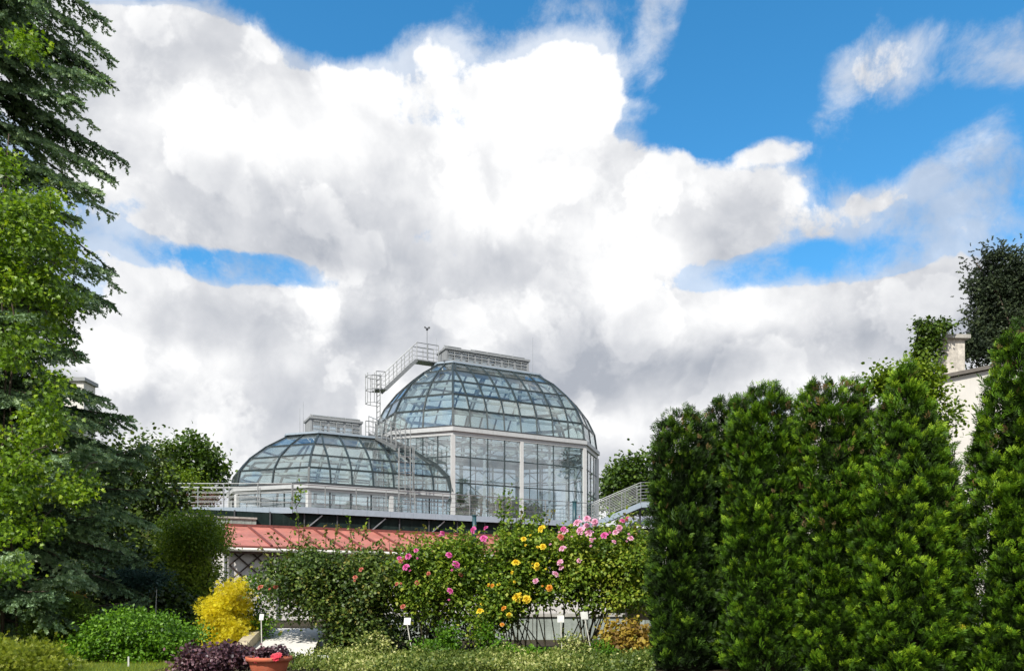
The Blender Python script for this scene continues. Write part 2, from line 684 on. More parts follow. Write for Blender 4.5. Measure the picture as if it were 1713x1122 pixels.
# ties across the dome foot
for s in (-129, -65, 0, 65, 129):
    MB().bar(L(s, -HW + 12, 284), L(s, HW - 12, 284), 0.12, 0.16).build('tie_beam', M_inner, tall)
for n in (-60, 0, 60):
    MB().bar(L(-HH - 40, n, 283), L(HH + 40, n, 283), 0.10, 0.12).build('tie_beam', M_inner, tall)
# roof deck
top = octagon(HH, HW, CH, 96)
MB().prism([L(*p, 425.8) for p in top], (0, 0, 3.0 * U)).build('roof_deck', M_deck, tall)
MB().prism([L(s, n, 428.9) for s, n in ((-103, -27), (92, -27), (92, 27), (-103, 27))], (0, 0, 2.6 * U)).build('vent_base', M_galv, tall)


def ventilator(parent, s0, s1, w, z0, z1, nwin, flaps, zl=4.0):
    """a roof ventilator: housing with corner posts, louvred windows and tilted flaps on top"""
    h = MB()
    ctr = (s0 + s1) / 2
    h.prism([L(s, n, z1 - 3.5) for s, n in ((s0 - 2, -w - 2), (s1 + 2, -w - 2), (s1 + 2, w + 2), (s0 - 2, w + 2))], (0, 0, 3.5 * U))
    h.prism([L(s, n, z0) for s, n in ((s0 - 1, -w - 1), (s1 + 1, -w - 1), (s1 + 1, w + 1), (s0 - 1, w + 1))], (0, 0, 4 * U))
    # solid end panels and the pillars between the windows
    for s in (s0, s1 - 3):
        h.prism([L(s, -w, z0 + 4), L(s + 3, -w, z0 + 4), L(s + 3, w, z0 + 4), L(s, w, z0 + 4)], (0, 0, (z1 - z0 - 7.5) * U))
    step = (s1 - s0 - 6) / nwin
    for i in range(nwin + 1):
        s = s0 + 3 + step * i
        for n in (-w + 1, w - 3):
            h.prism([L(s - 2.2, n, z0 + 4), L(s + 2.2, n, z0 + 4), L(s + 2.2, n + 2, z0 + 4), L(s - 2.2, n + 2, z0 + 4)], (0, 0, (z1 - z0 - 7.5) * U))
    ho = h.build('ventilator', M_vent, parent)
    zb, zt = z0 + 4, z1 - 3.5
    for i in range(nwin):
        a, b = s0 + 3 + step * i + 2.2, s0 + 3 + step * (i + 1) - 2.2
        for n in (-w + 2, w - 2):
            pane_slab([L(a, n, zb), L(b, n, zb), L(b, n, zt), L(a, n, zt)]).build('vent_window', M_wglass, ho)
        mb = MB()
        nl = 3
        for k in range(nl):
            z = zb + (zt - zb) * (k + 0.5) / nl
            mb.bar(L(a, -w + 0.2, z), L(b, -w + 0.2, z), 0.04, 0.045)
        mb.bar(L((a + b) / 2, -w + 0.2, zb), L((a + b) / 2, -w + 0.2, zt), 0.04, 0.03, up=(1, 0, 0))
        mb.build('louvre', M_ventd, ho)
    for s, wd in flaps:
        q = [L(s, -w * 0.9, z1 + 2.0), L(s + wd, -w * 0.9, z1 + 2.0), L(s + wd, 0, z1 + zl + 5), L(s, 0, z1 + zl + 5)]
        f = pane_slab(q, t=0.06)
        for ss in (s + 2, s + wd - 2):
            f.bar(L(ss, -2, z1 - 0.5), L(ss, -2, z1 + zl + 4), 0.04)
        f.build('flap', M_ventd, ho)
        q = [L(s, w * 0.9, z1 + 1.5), L(s + wd, w * 0.9, z1 + 1.5), L(s + wd, 2, z1 + zl + 2), L(s, 2, z1 + zl + 2)]
        pane_slab(q, t=0.06).build('flap', M_ventd, ho)
    return ho


ventilator(tall, -96, 75, 21, 431.6, 457, 6, [(-92, 27), (-38, 24), (-11, 24), (16, 24), (43, 24)])
for s, n, h in ((-98, 22, 35), (84, -20, 52), (64, 24, 30)):
    MB().tube([L(s, n, 430), L(s, n, 430 + 20 + h)], 0.016, 5, 0.008).build('lightning_rod', M_rod, tall)

# ------------------------------------------------------------------ the low house
low_ = thing('glasshouse', 'low domed glasshouse joined to the left end of the tall one', 'glasshouse', tuple(L(-270, 0, FLOOR)))
A2 = [0, 5, 21, 48, 86]
Z2 = [177.4, 201.8, 223.9, 246.7, 270.8]
CH2 = 92.0
LOWS = -HH - 239.0                                   # where its long wall ends at the left


def s_end(a):
    """where the dome of the low house runs into the wall of the tall one"""
    return -HH - 1.5 - a if a < CH else -HH - CH - 1.5


def half_ring(a):
    t = math.tan(R(22.5))
    pts = [(s_end(a), -HW + a), (LOWS + a * t, -HW + a), (LOWS - CH2 + a, -HW + CH2 + a * t), (LOWS - CH2 + a, HW - CH2 - a * t), (LOWS + a * t, HW - a), (s_end(a), HW - a)]
    return [np.array(p) for p in pts]


hr = [half_ring(a) for a in A2]
NC2 = [7, 2, 2, 2, 7]


def col2(k, side):
    a, b = hr[k][side], hr[k][side + 1]
    n = NC2[side]
    pts = [a + (b - a) * j / n for j in range(n + 1)]
    if side in (0, 4):
        left, right = min(a[0], b[0]), max(a[0], b[0])
        for j in range(1, n):
            i = j if side == 4 else n - j                # counted from the left corner
            s = LOWS + 239.0 * i / n
            s = min(max(s, left + 5 * i), right)
            pts[j] = np.array((s, a[1]))
    return pts


for side in range(5):
    cols = [col2(k, side) for k in range(5)]
    for j in range(NC2[side]):
        for k in range(4):
            p = [cols[k][j], cols[k][j + 1], cols[k + 1][j + 1], cols[k + 1][j]]
            if np.linalg.norm(p[0] - p[1]) < 1.0 and np.linalg.norm(p[2] - p[3]) < 1.0:
                continue
            if np.linalg.norm(p[2] - p[3]) < 0.8:
                p = p[:3]
            elif np.linalg.norm(p[0] - p[1]) < 0.8:
                p = p[1:]
            quad = [L(*q, Z2[k] if any(q is c for c in cols[k]) else Z2[k + 1]) for q in p]
            pane_slab(quad[::-1]).build('roof_pane', M_glass, low_)
    for j in range(NC2[side] + (1 if side == 4 else 0)):
        if side == 0 and j == 0 or side == 4 and j == NC2[side]:
            mb = MB()
            for k in range(4):
                mb.bar(L(*cols[k][j], Z2[k]), L(*cols[k + 1][j], Z2[k + 1]), 0.20, 0.22)
            mb.build('end_arch', M_bar, low_)
            continue
        mb = MB()
        for k in range(4):
            if k and np.linalg.norm(cols[k][j] - hr[k][0 if side == 0 else 5]) < 0.5 and side in (0, 4):
                break
            mb.bar(L(*cols[k][j], Z2[k]), L(*cols[k + 1][j], Z2[k + 1]), 0.10 if j == 0 else 0.07, 0.10)
        mb.build('rib', M_bar, low_)
for k in range(0, 5):
    mb = MB()
    for i in range(5):
        mb.bar(L(*hr[k][i], Z2[k]), L(*hr[k][i + 1], Z2[k]), 0.07, 0.09)
    mb.build('transom', M_bar, low_)
for k in (1, 2):
    mb = MB()
    for i in range(5):
        sh = np.array((8, 0))
        p, q = hr[k][i] * np.array((1, 0.91)), hr[k][i + 1] * np.array((1, 0.91))
        if i in (1, 2, 3):
            p, q = p + sh, q + sh
        mb.bar(L(*p, Z2[k] - 6), L(*q, Z2[k] - 6), 0.09, 0.1)
    mb.build('inner_purlin', M_inner, low_)
for f in range(2, 5):
    s = LOWS + 239 * f / 7
    mb = MB()
    mb.bar(L(s, -HW + A2[4] + 10, Z2[4] - 4), L(s, HW - A2[4] - 10, Z2[4] - 4), 0.10, 0.16)
    for sg in (-1, 1):
        for k in range(4):
            mb.bar(L(s, sg * (HW - A2[k] - 10), Z2[k] - 3), L(s, sg * (HW - A2[k + 1] - 10), Z2[k + 1] - 4), 0.10, 0.18)
    mb.build('inner_frame', M_inner, low_)


def half_beam(name, m, off, z0, z1, depth):
    o = half_ring(-off)
    i_ = half_ring(-off + depth)
    mb = MB()
    for i in range(5):
        e0, e1, e2, e3 = o[i].copy(), o[i + 1].copy(), i_[i + 1].copy(), i_[i].copy()
        for e in (e0, e1, e2, e3):
            if e[0] > -HH - 12:
                e[0] = -HH - 8.0
        mb.prism([L(*p, z0) for p in (e0, e1, e2, e3)][::-1], (0, 0, (z1 - z0) * U))
    return mb.build(name, m, low_)


half_beam('gutter', M_dark, 3, 174.6, 177.2, 9)
half_beam('cornice', M_frame, 6, 168.6, 174.4, 12)
half_beam('cornice_band', M_frame, 2.5, 164.0, 168.4, 8)
half_beam('sill', M_frame, 2, 134.4, 138, 7)
base_ring = half_ring(0)
base_ring[0][0] = base_ring[5][0] = -HH - 9
for side in range(5):
    a, b = base_ring[side], base_ring[side + 1]
    n = 7 if side in (0, 4) else 3
    pts = [a + (b - a) * j / n for j in range(n + 1)]
    for j in range(n):
        quad = [L(*pts[j], 138.2), L(*pts[j + 1], 138.2), L(*pts[j + 1], 163.8), L(*pts[j], 163.8)]
        pane_slab(quad[::-1]).build('wall_pane', M_wglass, low_)
        if j:
            big = side in (0, 4) and j == 3
            MB().box(L(*pts[j], 151), ((0.20, 0.20) if big else (0.06, 0.08)) + (26 * U,), TH).build('post' if big else 'mullion', M_post if big else M_bar, low_)
    MB().box(L(*(b if side < 4 else a), 151), (0.20, 0.20, 26 * U), TH + R(22.5)).build('post', M_post, low_)
MB().prism([L(*p, FLOOR - 2) for p in half_ring(3)][::-1], (0, 0, 2 * U)).build('floor_slab', M_floor, low_)
dk = half_ring(82)
MB().prism([L(*p, 272.2) for p in dk][::-1], (0, 0, 3 * U)).build('roof_deck', M_deck, low_)
MB().prism([L(s, n, 275.3) for s, n in ((LOWS + 22, -27), (-HH - CH - 3, -27), (-HH - CH - 3, 27), (LOWS + 22, 27))], (0, 0, 2.4 * U)).build('vent_base', M_galv, low_)
ventilator(low_, -341, -253, 21, 278, 305, 3, [(-337, 26), (-308, 26), (-280, 25)], zl=2.5)
for s, n, h in ((-352, 10, 28), (-345, 16, 42)):
    MB().tube([L(s, n, 276), L(s, n, 296 + h)], 0.015, 5, 0.008).build('lightning_rod', M_rod, low_)

# ------------------------------------------------------------------ wall-mounted weather mast on the roof platform
mast = thing('weather_mast', 'slim weather mast with a dark sensor head on the roof platform', 'weather mast', tuple(L(-128, -8, 434)))
MB().tube([L(-128, -8, 434), L(-128, -8, 487)], 0.025, 6).build('pole', M_rod, mast)
mb = MB()
mb.tube([L(-128, -8, 486.5), L(-128, -8, 490)], 0.07, 8)
mb.bar(L(-132, -8, 490), L(-124, -8, 490), 0.03)
mb.box(L(-124, -8, 491.5), (0.10, 0.08, 0.08))
mb.box(L(-132, -8, 491), (0.08, 0.08, 0.06))
mb.build('sensor_head', M_dark, mast)


# ================================================================== STAIRS, LADDERS, WALKWAYS
def railing(parent, pts, h=1.05, step=1.4, nrail=4, m=None, r=0.018, top_r=0.023, posts=True):
    """posts and rails along a line of deck points; each post and each rail a part"""
    m = m or M_galv
    pts = [np.asarray(p, float) for p in pts]
    for a, b in zip(pts[:-1], pts[1:]):
        n = max(1, int(round(np.linalg.norm(b - a) / step)))
        for i in range(n + (1 if b is pts[-1] else 0)):
            q = a + (b - a) * i / n
            if posts:
                MB().bar(q, q + (0, 0, h), 0.042, 0.042).build('post', m, parent)
    for k in range(1, nrail + 1):
        rr = top_r if k == nrail else r * 0.62
        z = h * k / nrail
        MB().tube([p + (0, 0, z) for p in pts], rr, 6).build('rail', m, parent)


def stair(parent, p, q, w, side, nstep, m):
    """two stringers and treads from p up to q; side is the horizontal direction of the width"""
    p, q = np.asarray(p, float), np.asarray(q, float)
    s = np.array((*unit(side)[:2], 0.0))
    for k in (0, w):
        MB().bar(p + s * k, q + s * k, 0.05, 0.18).build('stringer', m, parent)
    for i in range(nstep):
        c = p + (q - p) * (i + 0.5) / nstep
        MB().bar(c + s * 0.05, c + s * (w - 0.05), 0.20, 0.03).build('tread', m, parent)


def cage_ladder(parent, p, h, face, w=0.5, cage_from=2.2, m=None):
    """a vertical ladder with safety hoops; face is the direction the climber's back points to"""
    m = m or M_galv
    p = np.asarray(p, float)
    f = np.array((*unit(face)[:2], 0.0))
    s = np.array((-f[1], f[0], 0.0))
    for k in (-1, 1):
        MB().bar(p + s * k * w / 2, p + s * k * w / 2 + (0, 0, h), 0.05, 0.05).build('stile', m, parent)
    n = int(h / 0.3)
    mb = MB()
    for i in range(n):
        z = 0.2 + i * 0.3
        MB().tube([p - s * w / 2 + (0, 0, z), p + s * w / 2 + (0, 0, z)], 0.018, 5).build('rung', m, parent)
    arc = [(-w / 2 - 0.05, 0.0), (-w / 2 - 0.08, 0.35), (-0.2, 0.68), (0.2, 0.68), (w / 2 + 0.08, 0.35), (w / 2 + 0.05, 0.0)]
    z = cage_from
    while z <= h + 0.01:
        MB().tube([p + s * a + f * b + (0, 0, z) for a, b in arc], 0.02, 5).build('hoop', m, parent)
        z += 0.75
    for a, b in arc[1:5]:
        MB().bar(p + s * a + f * b + (0, 0, cage_from), p + s * a + f * b + (0, 0, h), 0.04, 0.02).build('cage_strip', m, parent)


fr_ = -N_                                             # towards the camera, square to the long walls
# caged ladder up the front of the low house
q = KC + (-222) * E_ + (-HW - 22) * N_
lad1 = thing('caged_ladder', 'caged ladder rising from the walkway in front of the low glasshouse', 'ladder', tuple(G(*q, 134)))
cage_ladder(lad1, G(*q, 134), (238 - 134) * U, fr_, w=0.62, cage_from=0.5)
# flight that follows the low dome inwards
p0 = KC + (-212) * E_ + (-HW - 22) * N_
p1 = KC + (-214) * E_ + (-12) * N_
st1 = thing('roof_stair', 'galvanised stair with handrails climbing over the low dome beside the tall house', 'stair', tuple(G(*p0, 238)))
a, b = G(*p0, 238), G(*p1, 286)
stair(st1, a, b, 0.75, -E_, 9, M_galv)
for off in (0.0, 0.75):
    sh = np.array((*(-E_ * off), 0))
    railing(st1, [a + sh, b + sh], 1.0, 0.75, 4)
# second caged ladder from the deck of the low house
q2 = KC + (-216) * E_ + (2) * N_
lad2 = thing('caged_ladder', 'upper caged ladder standing on the low roof deck against the tall dome', 'ladder', tuple(G(*q2, 277)))
cage_ladder(lad2, G(*q2, 277), (396 - 277) * U, -E_, w=0.6, cage_from=2.1)
# upper flight over the end of the tall dome to the ventilator
p2 = KC + (-205) * E_ + (-4) * N_
p3 = KC + (-146) * E_ + (-4) * N_
st2 = thing('roof_stair', 'upper galvanised stair with handrail rising over the end of the tall dome to its ventilator', 'stair', tuple(G(*p2, 370)))
a, b = G(*p2, 370), G(*p3, 431)
c = G(*(KC + (-104) * E_ + (-4) * N_), 431)
stair(st2, a, b, 0.8, N_, 10, M_galv)
wid = np.array((*(N_ * 0.8), 0))
MB().prism([b, c, c + wid, b + wid], (0, 0, 0.06)).build('platform', M_galv, st2)
a0 = G(*(KC + (-222) * E_ + (-4) * N_), 369)
MB().prism([a0, a, a + wid, a0 + wid], (0, 0, 0.06)).build('platform', M_galv, st2)
for off in (0.0, 0.8):
    sh = np.array((*(N_ * off), 0))
    railing(st2, [a0 + sh, a + sh, b + sh, c + sh], 1.0, 0.62, 4)
# short guard rail on the low deck behind its ventilator
gr = thing('guard_rail', 'short guard rail on the low roof deck between ventilator and caged ladder', 'railing', tuple(G(*(KC - 240 * E_), 277)))
railing(gr, [G(*(KC - 247 * E_ - 24 * N_), 277.8), G(*(KC - 212 * E_ - 24 * N_), 277.8)], 0.9, 0.55, 3)

# ------------------------------------------------------------------ walkway in front of the houses
FR = CORNER - 50 * N_
wk = thing('walkway', 'long grey steel walkway with railings along the front of both glasshouses', 'walkway', tuple(G(*FR, 130)))


def on_front(t, off=0.0, z=133.0):
    q = FR + t * E_ - off * N_
    return G(*q, z)


J = FR + (-273) * E_
left_end = np.array((-519.0, J[1] - 2))
nseg = 14
for i in range(nseg):
    t0, t1 = -273 + (245 + 273) * i / nseg, -273 + (245 + 273) * (i + 1) / nseg - 0.25
    MB().prism([on_front(t0, 0, 129.5), on_front(t1, 0, 129.5), on_front(t1, -44, 129.5), on_front(t0, -44, 129.5)], (0, 0, 2.4 * U)).build('deck_panel', M_galv, wk)
    MB().prism([on_front(t0, 1.2, 124.6), on_front(t1, 1.2, 124.6), on_front(t1, 0.1, 124.6), on_front(t0, 0.1, 124.6)], (0, 0, 9.0 * U)).build('fascia_panel', M_deck, wk)
    MB().bar(on_front(t0, -2, 126.5), on_front(t0, -44, 126.5), 0.10, 0.14).build('bracket', M_galv, wk)
nl = 6
for i in range(nl):
    a = left_end + (J - left_end) * i / nl
    b = left_end + (J - left_end) * (i + 1) / nl - np.array((0.25, 0))
    MB().prism([G(*a, 129.8), G(*b, 129.8), G(b[0], b[1] + 40, 129.8), G(a[0], a[1] + 40, 129.8)], (0, 0, 2.4 * U)).build('deck_panel', M_galv, wk)
    MB().prism([G(*a, 123.5), G(*b, 123.5), G(b[0], b[1] - 1.2, 123.5), G(a[0], a[1] - 1.2, 123.5)], (0, 0, 8.6 * U)).build('fascia_panel', M_deck, wk)
railing(wk, [G(left_end[0], left_end[1] + 1, 132.4), G(J[0] - 1, J[1] + 1, 132.4)], 1.08, 1.5, 5)
railing(wk, [on_front(-272, -1.5, 132.4), on_front(244, -1.5, 132.4)], 1.08, 1.5, 5)
railing(wk, [G(left_end[0], left_end[1] + 39, 132.4), G(J[0] - 60, J[1] + 39, 132.4)], 1.08, 1.5, 5)

# ------------------------------------------------------------------ ramp rising to the right
r0 = np.array((143.0, 1358.0))
r1 = np.array((268.0, 1362.0))
rp = thing('ramp', 'steel access ramp with railings rising to the right beside the tall glasshouse', 'ramp', tuple(G(*r0, 128)))
za, zb, zc = 131.0, 166.0, 168.0
rm = r0 + (r1 - r0) * 0.66
far_ = np.array((0, 42.0))
for p, q, z0, z1 in ((r0, rm, za, zb), (rm, r1, zb, zc)):
    MB().prism([G(*p, z0), G(*q, z1), G(*(q + far_), z1), G(*(p + far_), z0)], (0, 0, 0.07)).build('ramp_deck', M_galv, rp)
    for o in (np.array((0, -1.0)), far_):
        MB().bar(G(*(p + o), z0 - 3), G(*(q + o), z1 - 3), 0.03, 0.28).build('stringer', M_deck, rp)
for o in (np.array((0, 0.6)), far_ - np.array((0, 0.6))):
    railing(rp, [G(*(r0 + o), za + 2), G(*(rm + o), zb + 2), G(*(r1 + o), zc + 2)], 1.08, 0.95, 6, r=0.02)
s0, s1 = r0 + np.array((-2, -14.0)), r0 + np.array((62, -14.0))
# lower flight under the ramp, treads seen edge on
lf = thing('steel_stair', 'lower flight of steel steps under the ramp, behind the pale pink roses', 'stair', tuple(G(*s0, 95)))
stair(lf, G(*s0, 96), G(*s1, 131), 1.0, (0, -1), 12, M_deck)

# ------------------------------------------------------------------ shed behind the ramp
shed = thing('shed', 'low shed with ribbed grey metal roof under the right end of the ramp', 'shed', tuple(G(230, 1420, 80)))
MB().prism([G(198, 1400, 60), G(330, 1400, 60), G(330, 1460, 60), G(198, 1460, 60)], (0, 0, 62 * U)).build('wall', mat('pale_render', (0.55, 0.54, 0.52), 0.85, streak=0.3), shed)
M_sheet = mat('weathered_sheet_roof', (0.33, 0.33, 0.36), 0.5, metal=0.2, var=0.2, streak=0.35)
for i in range(14):
    x0 = 190 + i * 10.5
    mb = MB()
    mb.prism([G(x0, 1380, 128), G(x0 + 10.2, 1380, 128), G(x0 + 10.2, 1466, 153), G(x0, 1466, 153)], (0, 0, 0.03))
    mb.bar(G(x0, 1380, 129.5), G(x0, 1466, 154.5), 0.07, 0.06)
    mb.build('roof_sheet', M_sheet, shed)
for x in (214, 226):
    MB().bar(G(x, 1372, 60), G(x, 1372, 160), 0.10).build('post', M_dark, shed)


# ================================================================== GROUND
def sheet(name, pts, m, kind='structure'):
    me = bpy.data.meshes.new(name)
    me.from_pydata([tuple(map(float, p)) for p in pts], [], [tuple(range(len(pts)))])
    me.materials.append(m)
    return tag(link(bpy.data.objects.new(name, me)), kind=kind)


def soil_mat(name, a, b, c, s1=2.0, s2=14.0):
    m = bpy.data.materials.new(name)
    m.use_nodes = True
    t = NT(m.node_tree)
    bs = m.node_tree.nodes['Principled BSDF']
    bs.inputs['Roughness'].default_value = 0.95
    bs.inputs['Specular IOR Level'].default_value = 0.15
    co = t.new('ShaderNodeTexCoord').outputs['Object']
    n = t.noise(co, s1, 7, 0.65).outputs['Fac']
    n2_ = t.noise(co, s2, 5, 0.6).outputs['Fac']
    col = t.ramp(n, [(0.3, a), (0.5, b), (0.72, c)])
    col = t.mix(t.mr(n2_, 0.3, 0.7, 0.0, 0.5), col, (*[x * 0.5 for x in b], 1))
    t.l.new(col, bs.inputs['Base Color'])
    bp = t.new('ShaderNodeBump')
    bp.inputs['Strength'].default_value = 0.6
    bp.inputs['Distance'].default_value = 0.05
    t.l.new(n2_, bp.inputs['Height'])
    t.l.new(bp.outputs[0], bs.inputs['Normal'])
    return m


M_soil = soil_mat('garden_soil', (0.030, 0.022, 0.014), (0.055, 0.042, 0.026), (0.045, 0.055, 0.02))
M_lawn = soil_mat('mown_lawn', (0.06, 0.11, 0.015), (0.10, 0.15, 0.02), (0.14, 0.16, 0.03), 1.2, 40)
sheet('ground', [(-700, -300, 0), (700, -300, 0), (700, 1500, 0), (-700, 1500, 0)], M_soil)
sheet('lawn', [(-8.5, 8.0, 0.004), (-4.3, 8.0, 0.004), (-4.6, 11.0, 0.004), (-6.4, 12.2, 0.004), (-9.5, 11.8, 0.004)], M_lawn)

# the bank the glasshouses stand on
tr = MB()
tz = EYE + (FLOOR - 3.2) * U
a0, a1 = on_front(-420, -30, 0)[:2], on_front(520, -30, 0)[:2]
poly = [(-40, 36.9), (-9.9, 36.9), (a1[0], a1[1]), (60, a1[1] + 4), (70, 160), (-60, 160)]
tr.prism([(x, y, -0.3) for x, y in poly], (0, 0, tz + 0.3))
tag(tr.build('terrace', soil_mat('terrace_grass', (0.05, 0.07, 0.015), (0.07, 0.09, 0.02), (0.10, 0.10, 0.04))), kind='structure')

# ================================================================== LONG WALL BELOW THE WALKWAY, RED ROOFED BUILDING
M_net = mat('dark_green_shade_net', (0.010, 0.020, 0.018), 0.9, var=0.45, scale=2.2, bump=0.3, spec=0.15, streak=0.35, dirt=(0.035, 0.045, 0.040))
net = thing('shade_net', 'dark green shade netting hung below the walkway above the red roof', 'netting', tuple(on_front(0, -3, 100)))
npn = 15
for i in range(npn):
    t0, t1 = -450 + 732 * i / npn, -450 + 732 * (i + 1) / npn - 0.4
    w = random.uniform(-1.0, 1.0)
    MB().prism([on_front(t0, -6, 95), on_front(t1, -6 + w, 95), on_front(t1, -7 + w, 95), on_front(t0, -7, 95)], (0, 0, 28.5 * U)).build('net_panel', M_net, net)
for i in range(16):
    t0 = -450 + 732 * i / npn
    MB().bar(on_front(t0, -5, 95), on_front(t0, -5, 124.5), 0.06).build('post', M_dark, net)
for i in (4, 6, 8):
    t0 = -450 + 732 * i / npn
    MB().bar(on_front(t0 + 4, -4, 104), on_front(t0 + 26, -4, 123), 0.05).build('brace', M_rod, net)

par = thing('parapet', 'stained grey green parapet wall at the left above the red roof', 'parapet wall', tuple(on_front(-390, -4, 100)))
M_par = mat('stained_grey_green_render', (0.26, 0.29, 0.26), 0.9, var=0.25, scale=4, bump=0.3, streak=0.6, dirt=(0.10, 0.12, 0.10))
MB().prism([on_front(-440, 1, 96), on_front(-324, 1, 96), on_front(-324, -6, 96), on_front(-440, -6, 96)], (0, 0, 16 * U)).build('wall', M_par, par)
MB().prism([on_front(-441, 3, 112.1), on_front(-323, 3, 112.1), on_front(-323, -8, 112.1), on_front(-441, -8, 112.1)], (0, 0, 2.5 * U)).build('coping', M_conc, par)
for i in range(9):
    MB().bar(on_front(-436 + i * 13, 0, 96), on_front(-436 + i * 13, 0, 112), 0.10, 0.05).build('pilaster', M_par, par)

RE = np.array((math.cos(R(27)), math.sin(R(27))))
RS = unit(np.array((0.53, -0.85)))                   # down the roof slope
RT = FR + (-366) * E_                                # ridge end at the left
red = thing('long_building', 'long low building with pink red standing seam roof and white lattice wall', 'building', tuple(G(*(RT + 120 * RS), 0)))
M_red = mat('faded_red_sheet', (0.41, 0.14, 0.105), 0.5, var=0.26, scale=1.3, streak=0.5, dirt=(0.36, 0.23, 0.19), bump=0.12, spec=0.5)
M_redd = mat('red_seam', (0.16, 0.045, 0.035), 0.5, var=0.2)
LEN = 560.0
QS = 128.0
zr, ze = 101.8, 66.0


def roof_pt(t, q, lift=0.0):
    p = RT + t * RE + q * RS
    return G(p[0], p[1], zr + (ze - zr) * q / QS + lift)


roof = MB().prism([roof_pt(0, 0, -2.2), roof_pt(-28, QS, -2.2), roof_pt(LEN, QS, -2.2), roof_pt(LEN, 0, -2.2)], (0, 0, 1.6 * U)).build('roof', M_redd, red)
step = 30.5
t = 0.0
first = True
while t < LEN - step:
    w = random.uniform(-0.4, 0.4)
    p = [roof_pt(t + (0 if not first else 0), 0.5, w * 0.3), roof_pt(t + (-28 if first else 0), QS - 0.5, w * 0.3), roof_pt(t + step - 0.3, QS - 0.5, w * 0.3), roof_pt(t + step - 0.3, 0.5, w * 0.3)]
    MB().prism(p, (0, 0, 0.012)).build('roof_sheet', M_red, roof)
    MB().bar(roof_pt(t + step - 0.15, 0.5, 0.7), roof_pt(t + step - 0.15, QS, 0.7), 0.10, 0.10).build('seam', M_redd, roof)
    t += step
    first = False
MB().bar(roof_pt(-1, 0, 1.2), roof_pt(LEN, 0, 1.2), 0.30, 0.10).build('ridge_cap', M_redd, red)
MB().bar(roof_pt(-29, QS + 0.6, -1.5), roof_pt(LEN, QS + 0.6, -1.5), 0.05, 0.10).build('eave_trim', M_redd, red)
MB().tube([roof_pt(-29, QS + 3.6, -4.0), roof_pt(LEN, QS + 3.6, -4.0)], 0.075, 8).build('gutter', mat('cream_gutter', (0.66, 0.64, 0.58), 0.5, streak=0.2), red)
MB().bar(roof_pt(-26, QS - 1, -6.5), roof_pt(LEN, QS - 1, -6.5), 0.04, 0.22).build('fascia_board', mat('brown_fascia', (0.12, 0.07, 0.055), 0.7), red)
M_wallw = mat('off_white_render', (0.66, 0.63, 0.60), 0.9, var=0.1, scale=1.5, bump=0.15, streak=0.28, dirt=(0.42, 0.40, 0.36))
zg = -(EYE) / U
q0, q1 = RT - 22 * RE + (QS - 14) * RS, RT + (LEN - 6) * RE + (QS - 14) * RS
back = N_ * 150
MB().prism([G(*q0, zg), G(*q1, zg), G(*(q1 - 6 * RS), zg), G(*(q0 - 6 * RS), zg)], (0, 0, (ze - zg - 2) * U)).build('wall', M_wallw, red)
MB().prism([G(*q0, zg), G(*(q0 - 6 * RS), zg), G(*(q0 + back - 6 * RS), zg), G(*(q0 + back), zg)], (0, 0, (ze - zg + 5) * U)).build('wall', M_wallw, red)
# lattice of crossed laths, panel posts and downpipe
ft = RT - 18 * RE + (QS - 12.0) * RS
M_lath = mat('dark_brown_lath', (0.055, 0.036, 0.030), 0.8, var=0.25)
for i in range(0, 12):
    b0 = ft + i * 22.5 * RE
    for s in (0, 1):
        for lv in (0, 1):
            zb = 22 + lv * 20
            x0, x1 = (b0, b0 + 22.5 * RE) if s == 0 else (b0 + 22.5 * RE, b0)
            MB().bar(G(*(x0 + (0.0 if s else 1.2) * RS), zb), G(*(x1 + (0.0 if s else 1.2) * RS), zb + 20), 0.055, 0.03, up=(RS[0], RS[1], 0)).build('lath', M_lath, red)
MB().bar(G(*ft, 62.2), G(*(ft + 270 * RE), 62.2), 0.05, 0.05).build('lath', M_lath, red)
for i in (0, 2.6, 6, 9):
    c = ft + (i * 22.5 - 3) * RE + 2 * RS
    MB().bar(G(*c, zg), G(*c, 62), 0.09, 0.09).build('pillar', M_wallw, red)
c = ft + (-6) * RE + 4 * RS
MB().tube([G(*c, zg), G(*c, 60), G(*(c - 3 * RE), 63)], 0.05, 8).build('downpipe', M_galv, red)

M_pipe = mat('dark_teal_pipe', (0.010, 0.050, 0.062), 0.45, var=0.15)
for (px, y0, y1, lab) in ((793.5, 862, 890, 'shorter dark teal vent pipe above the red roof, left of the pink roses'), (961, 839, 880, 'taller dark teal vent pipe beside the pale pink roses')):
    Y = 37.5
    p, q = P(px, y1 + 30, Y), P(px, y0, Y)
    vp = thing('vent_pipe', lab, 'pipe', tuple(p))
    MB().tube([p, q], 0.10, 12).build('pipe', M_pipe, vp, True)
    MB().tube([q - (0, 0, 0.03), q + (0, 0, 0.03)], 0.125, 12).build('cap', M_pipe, vp)

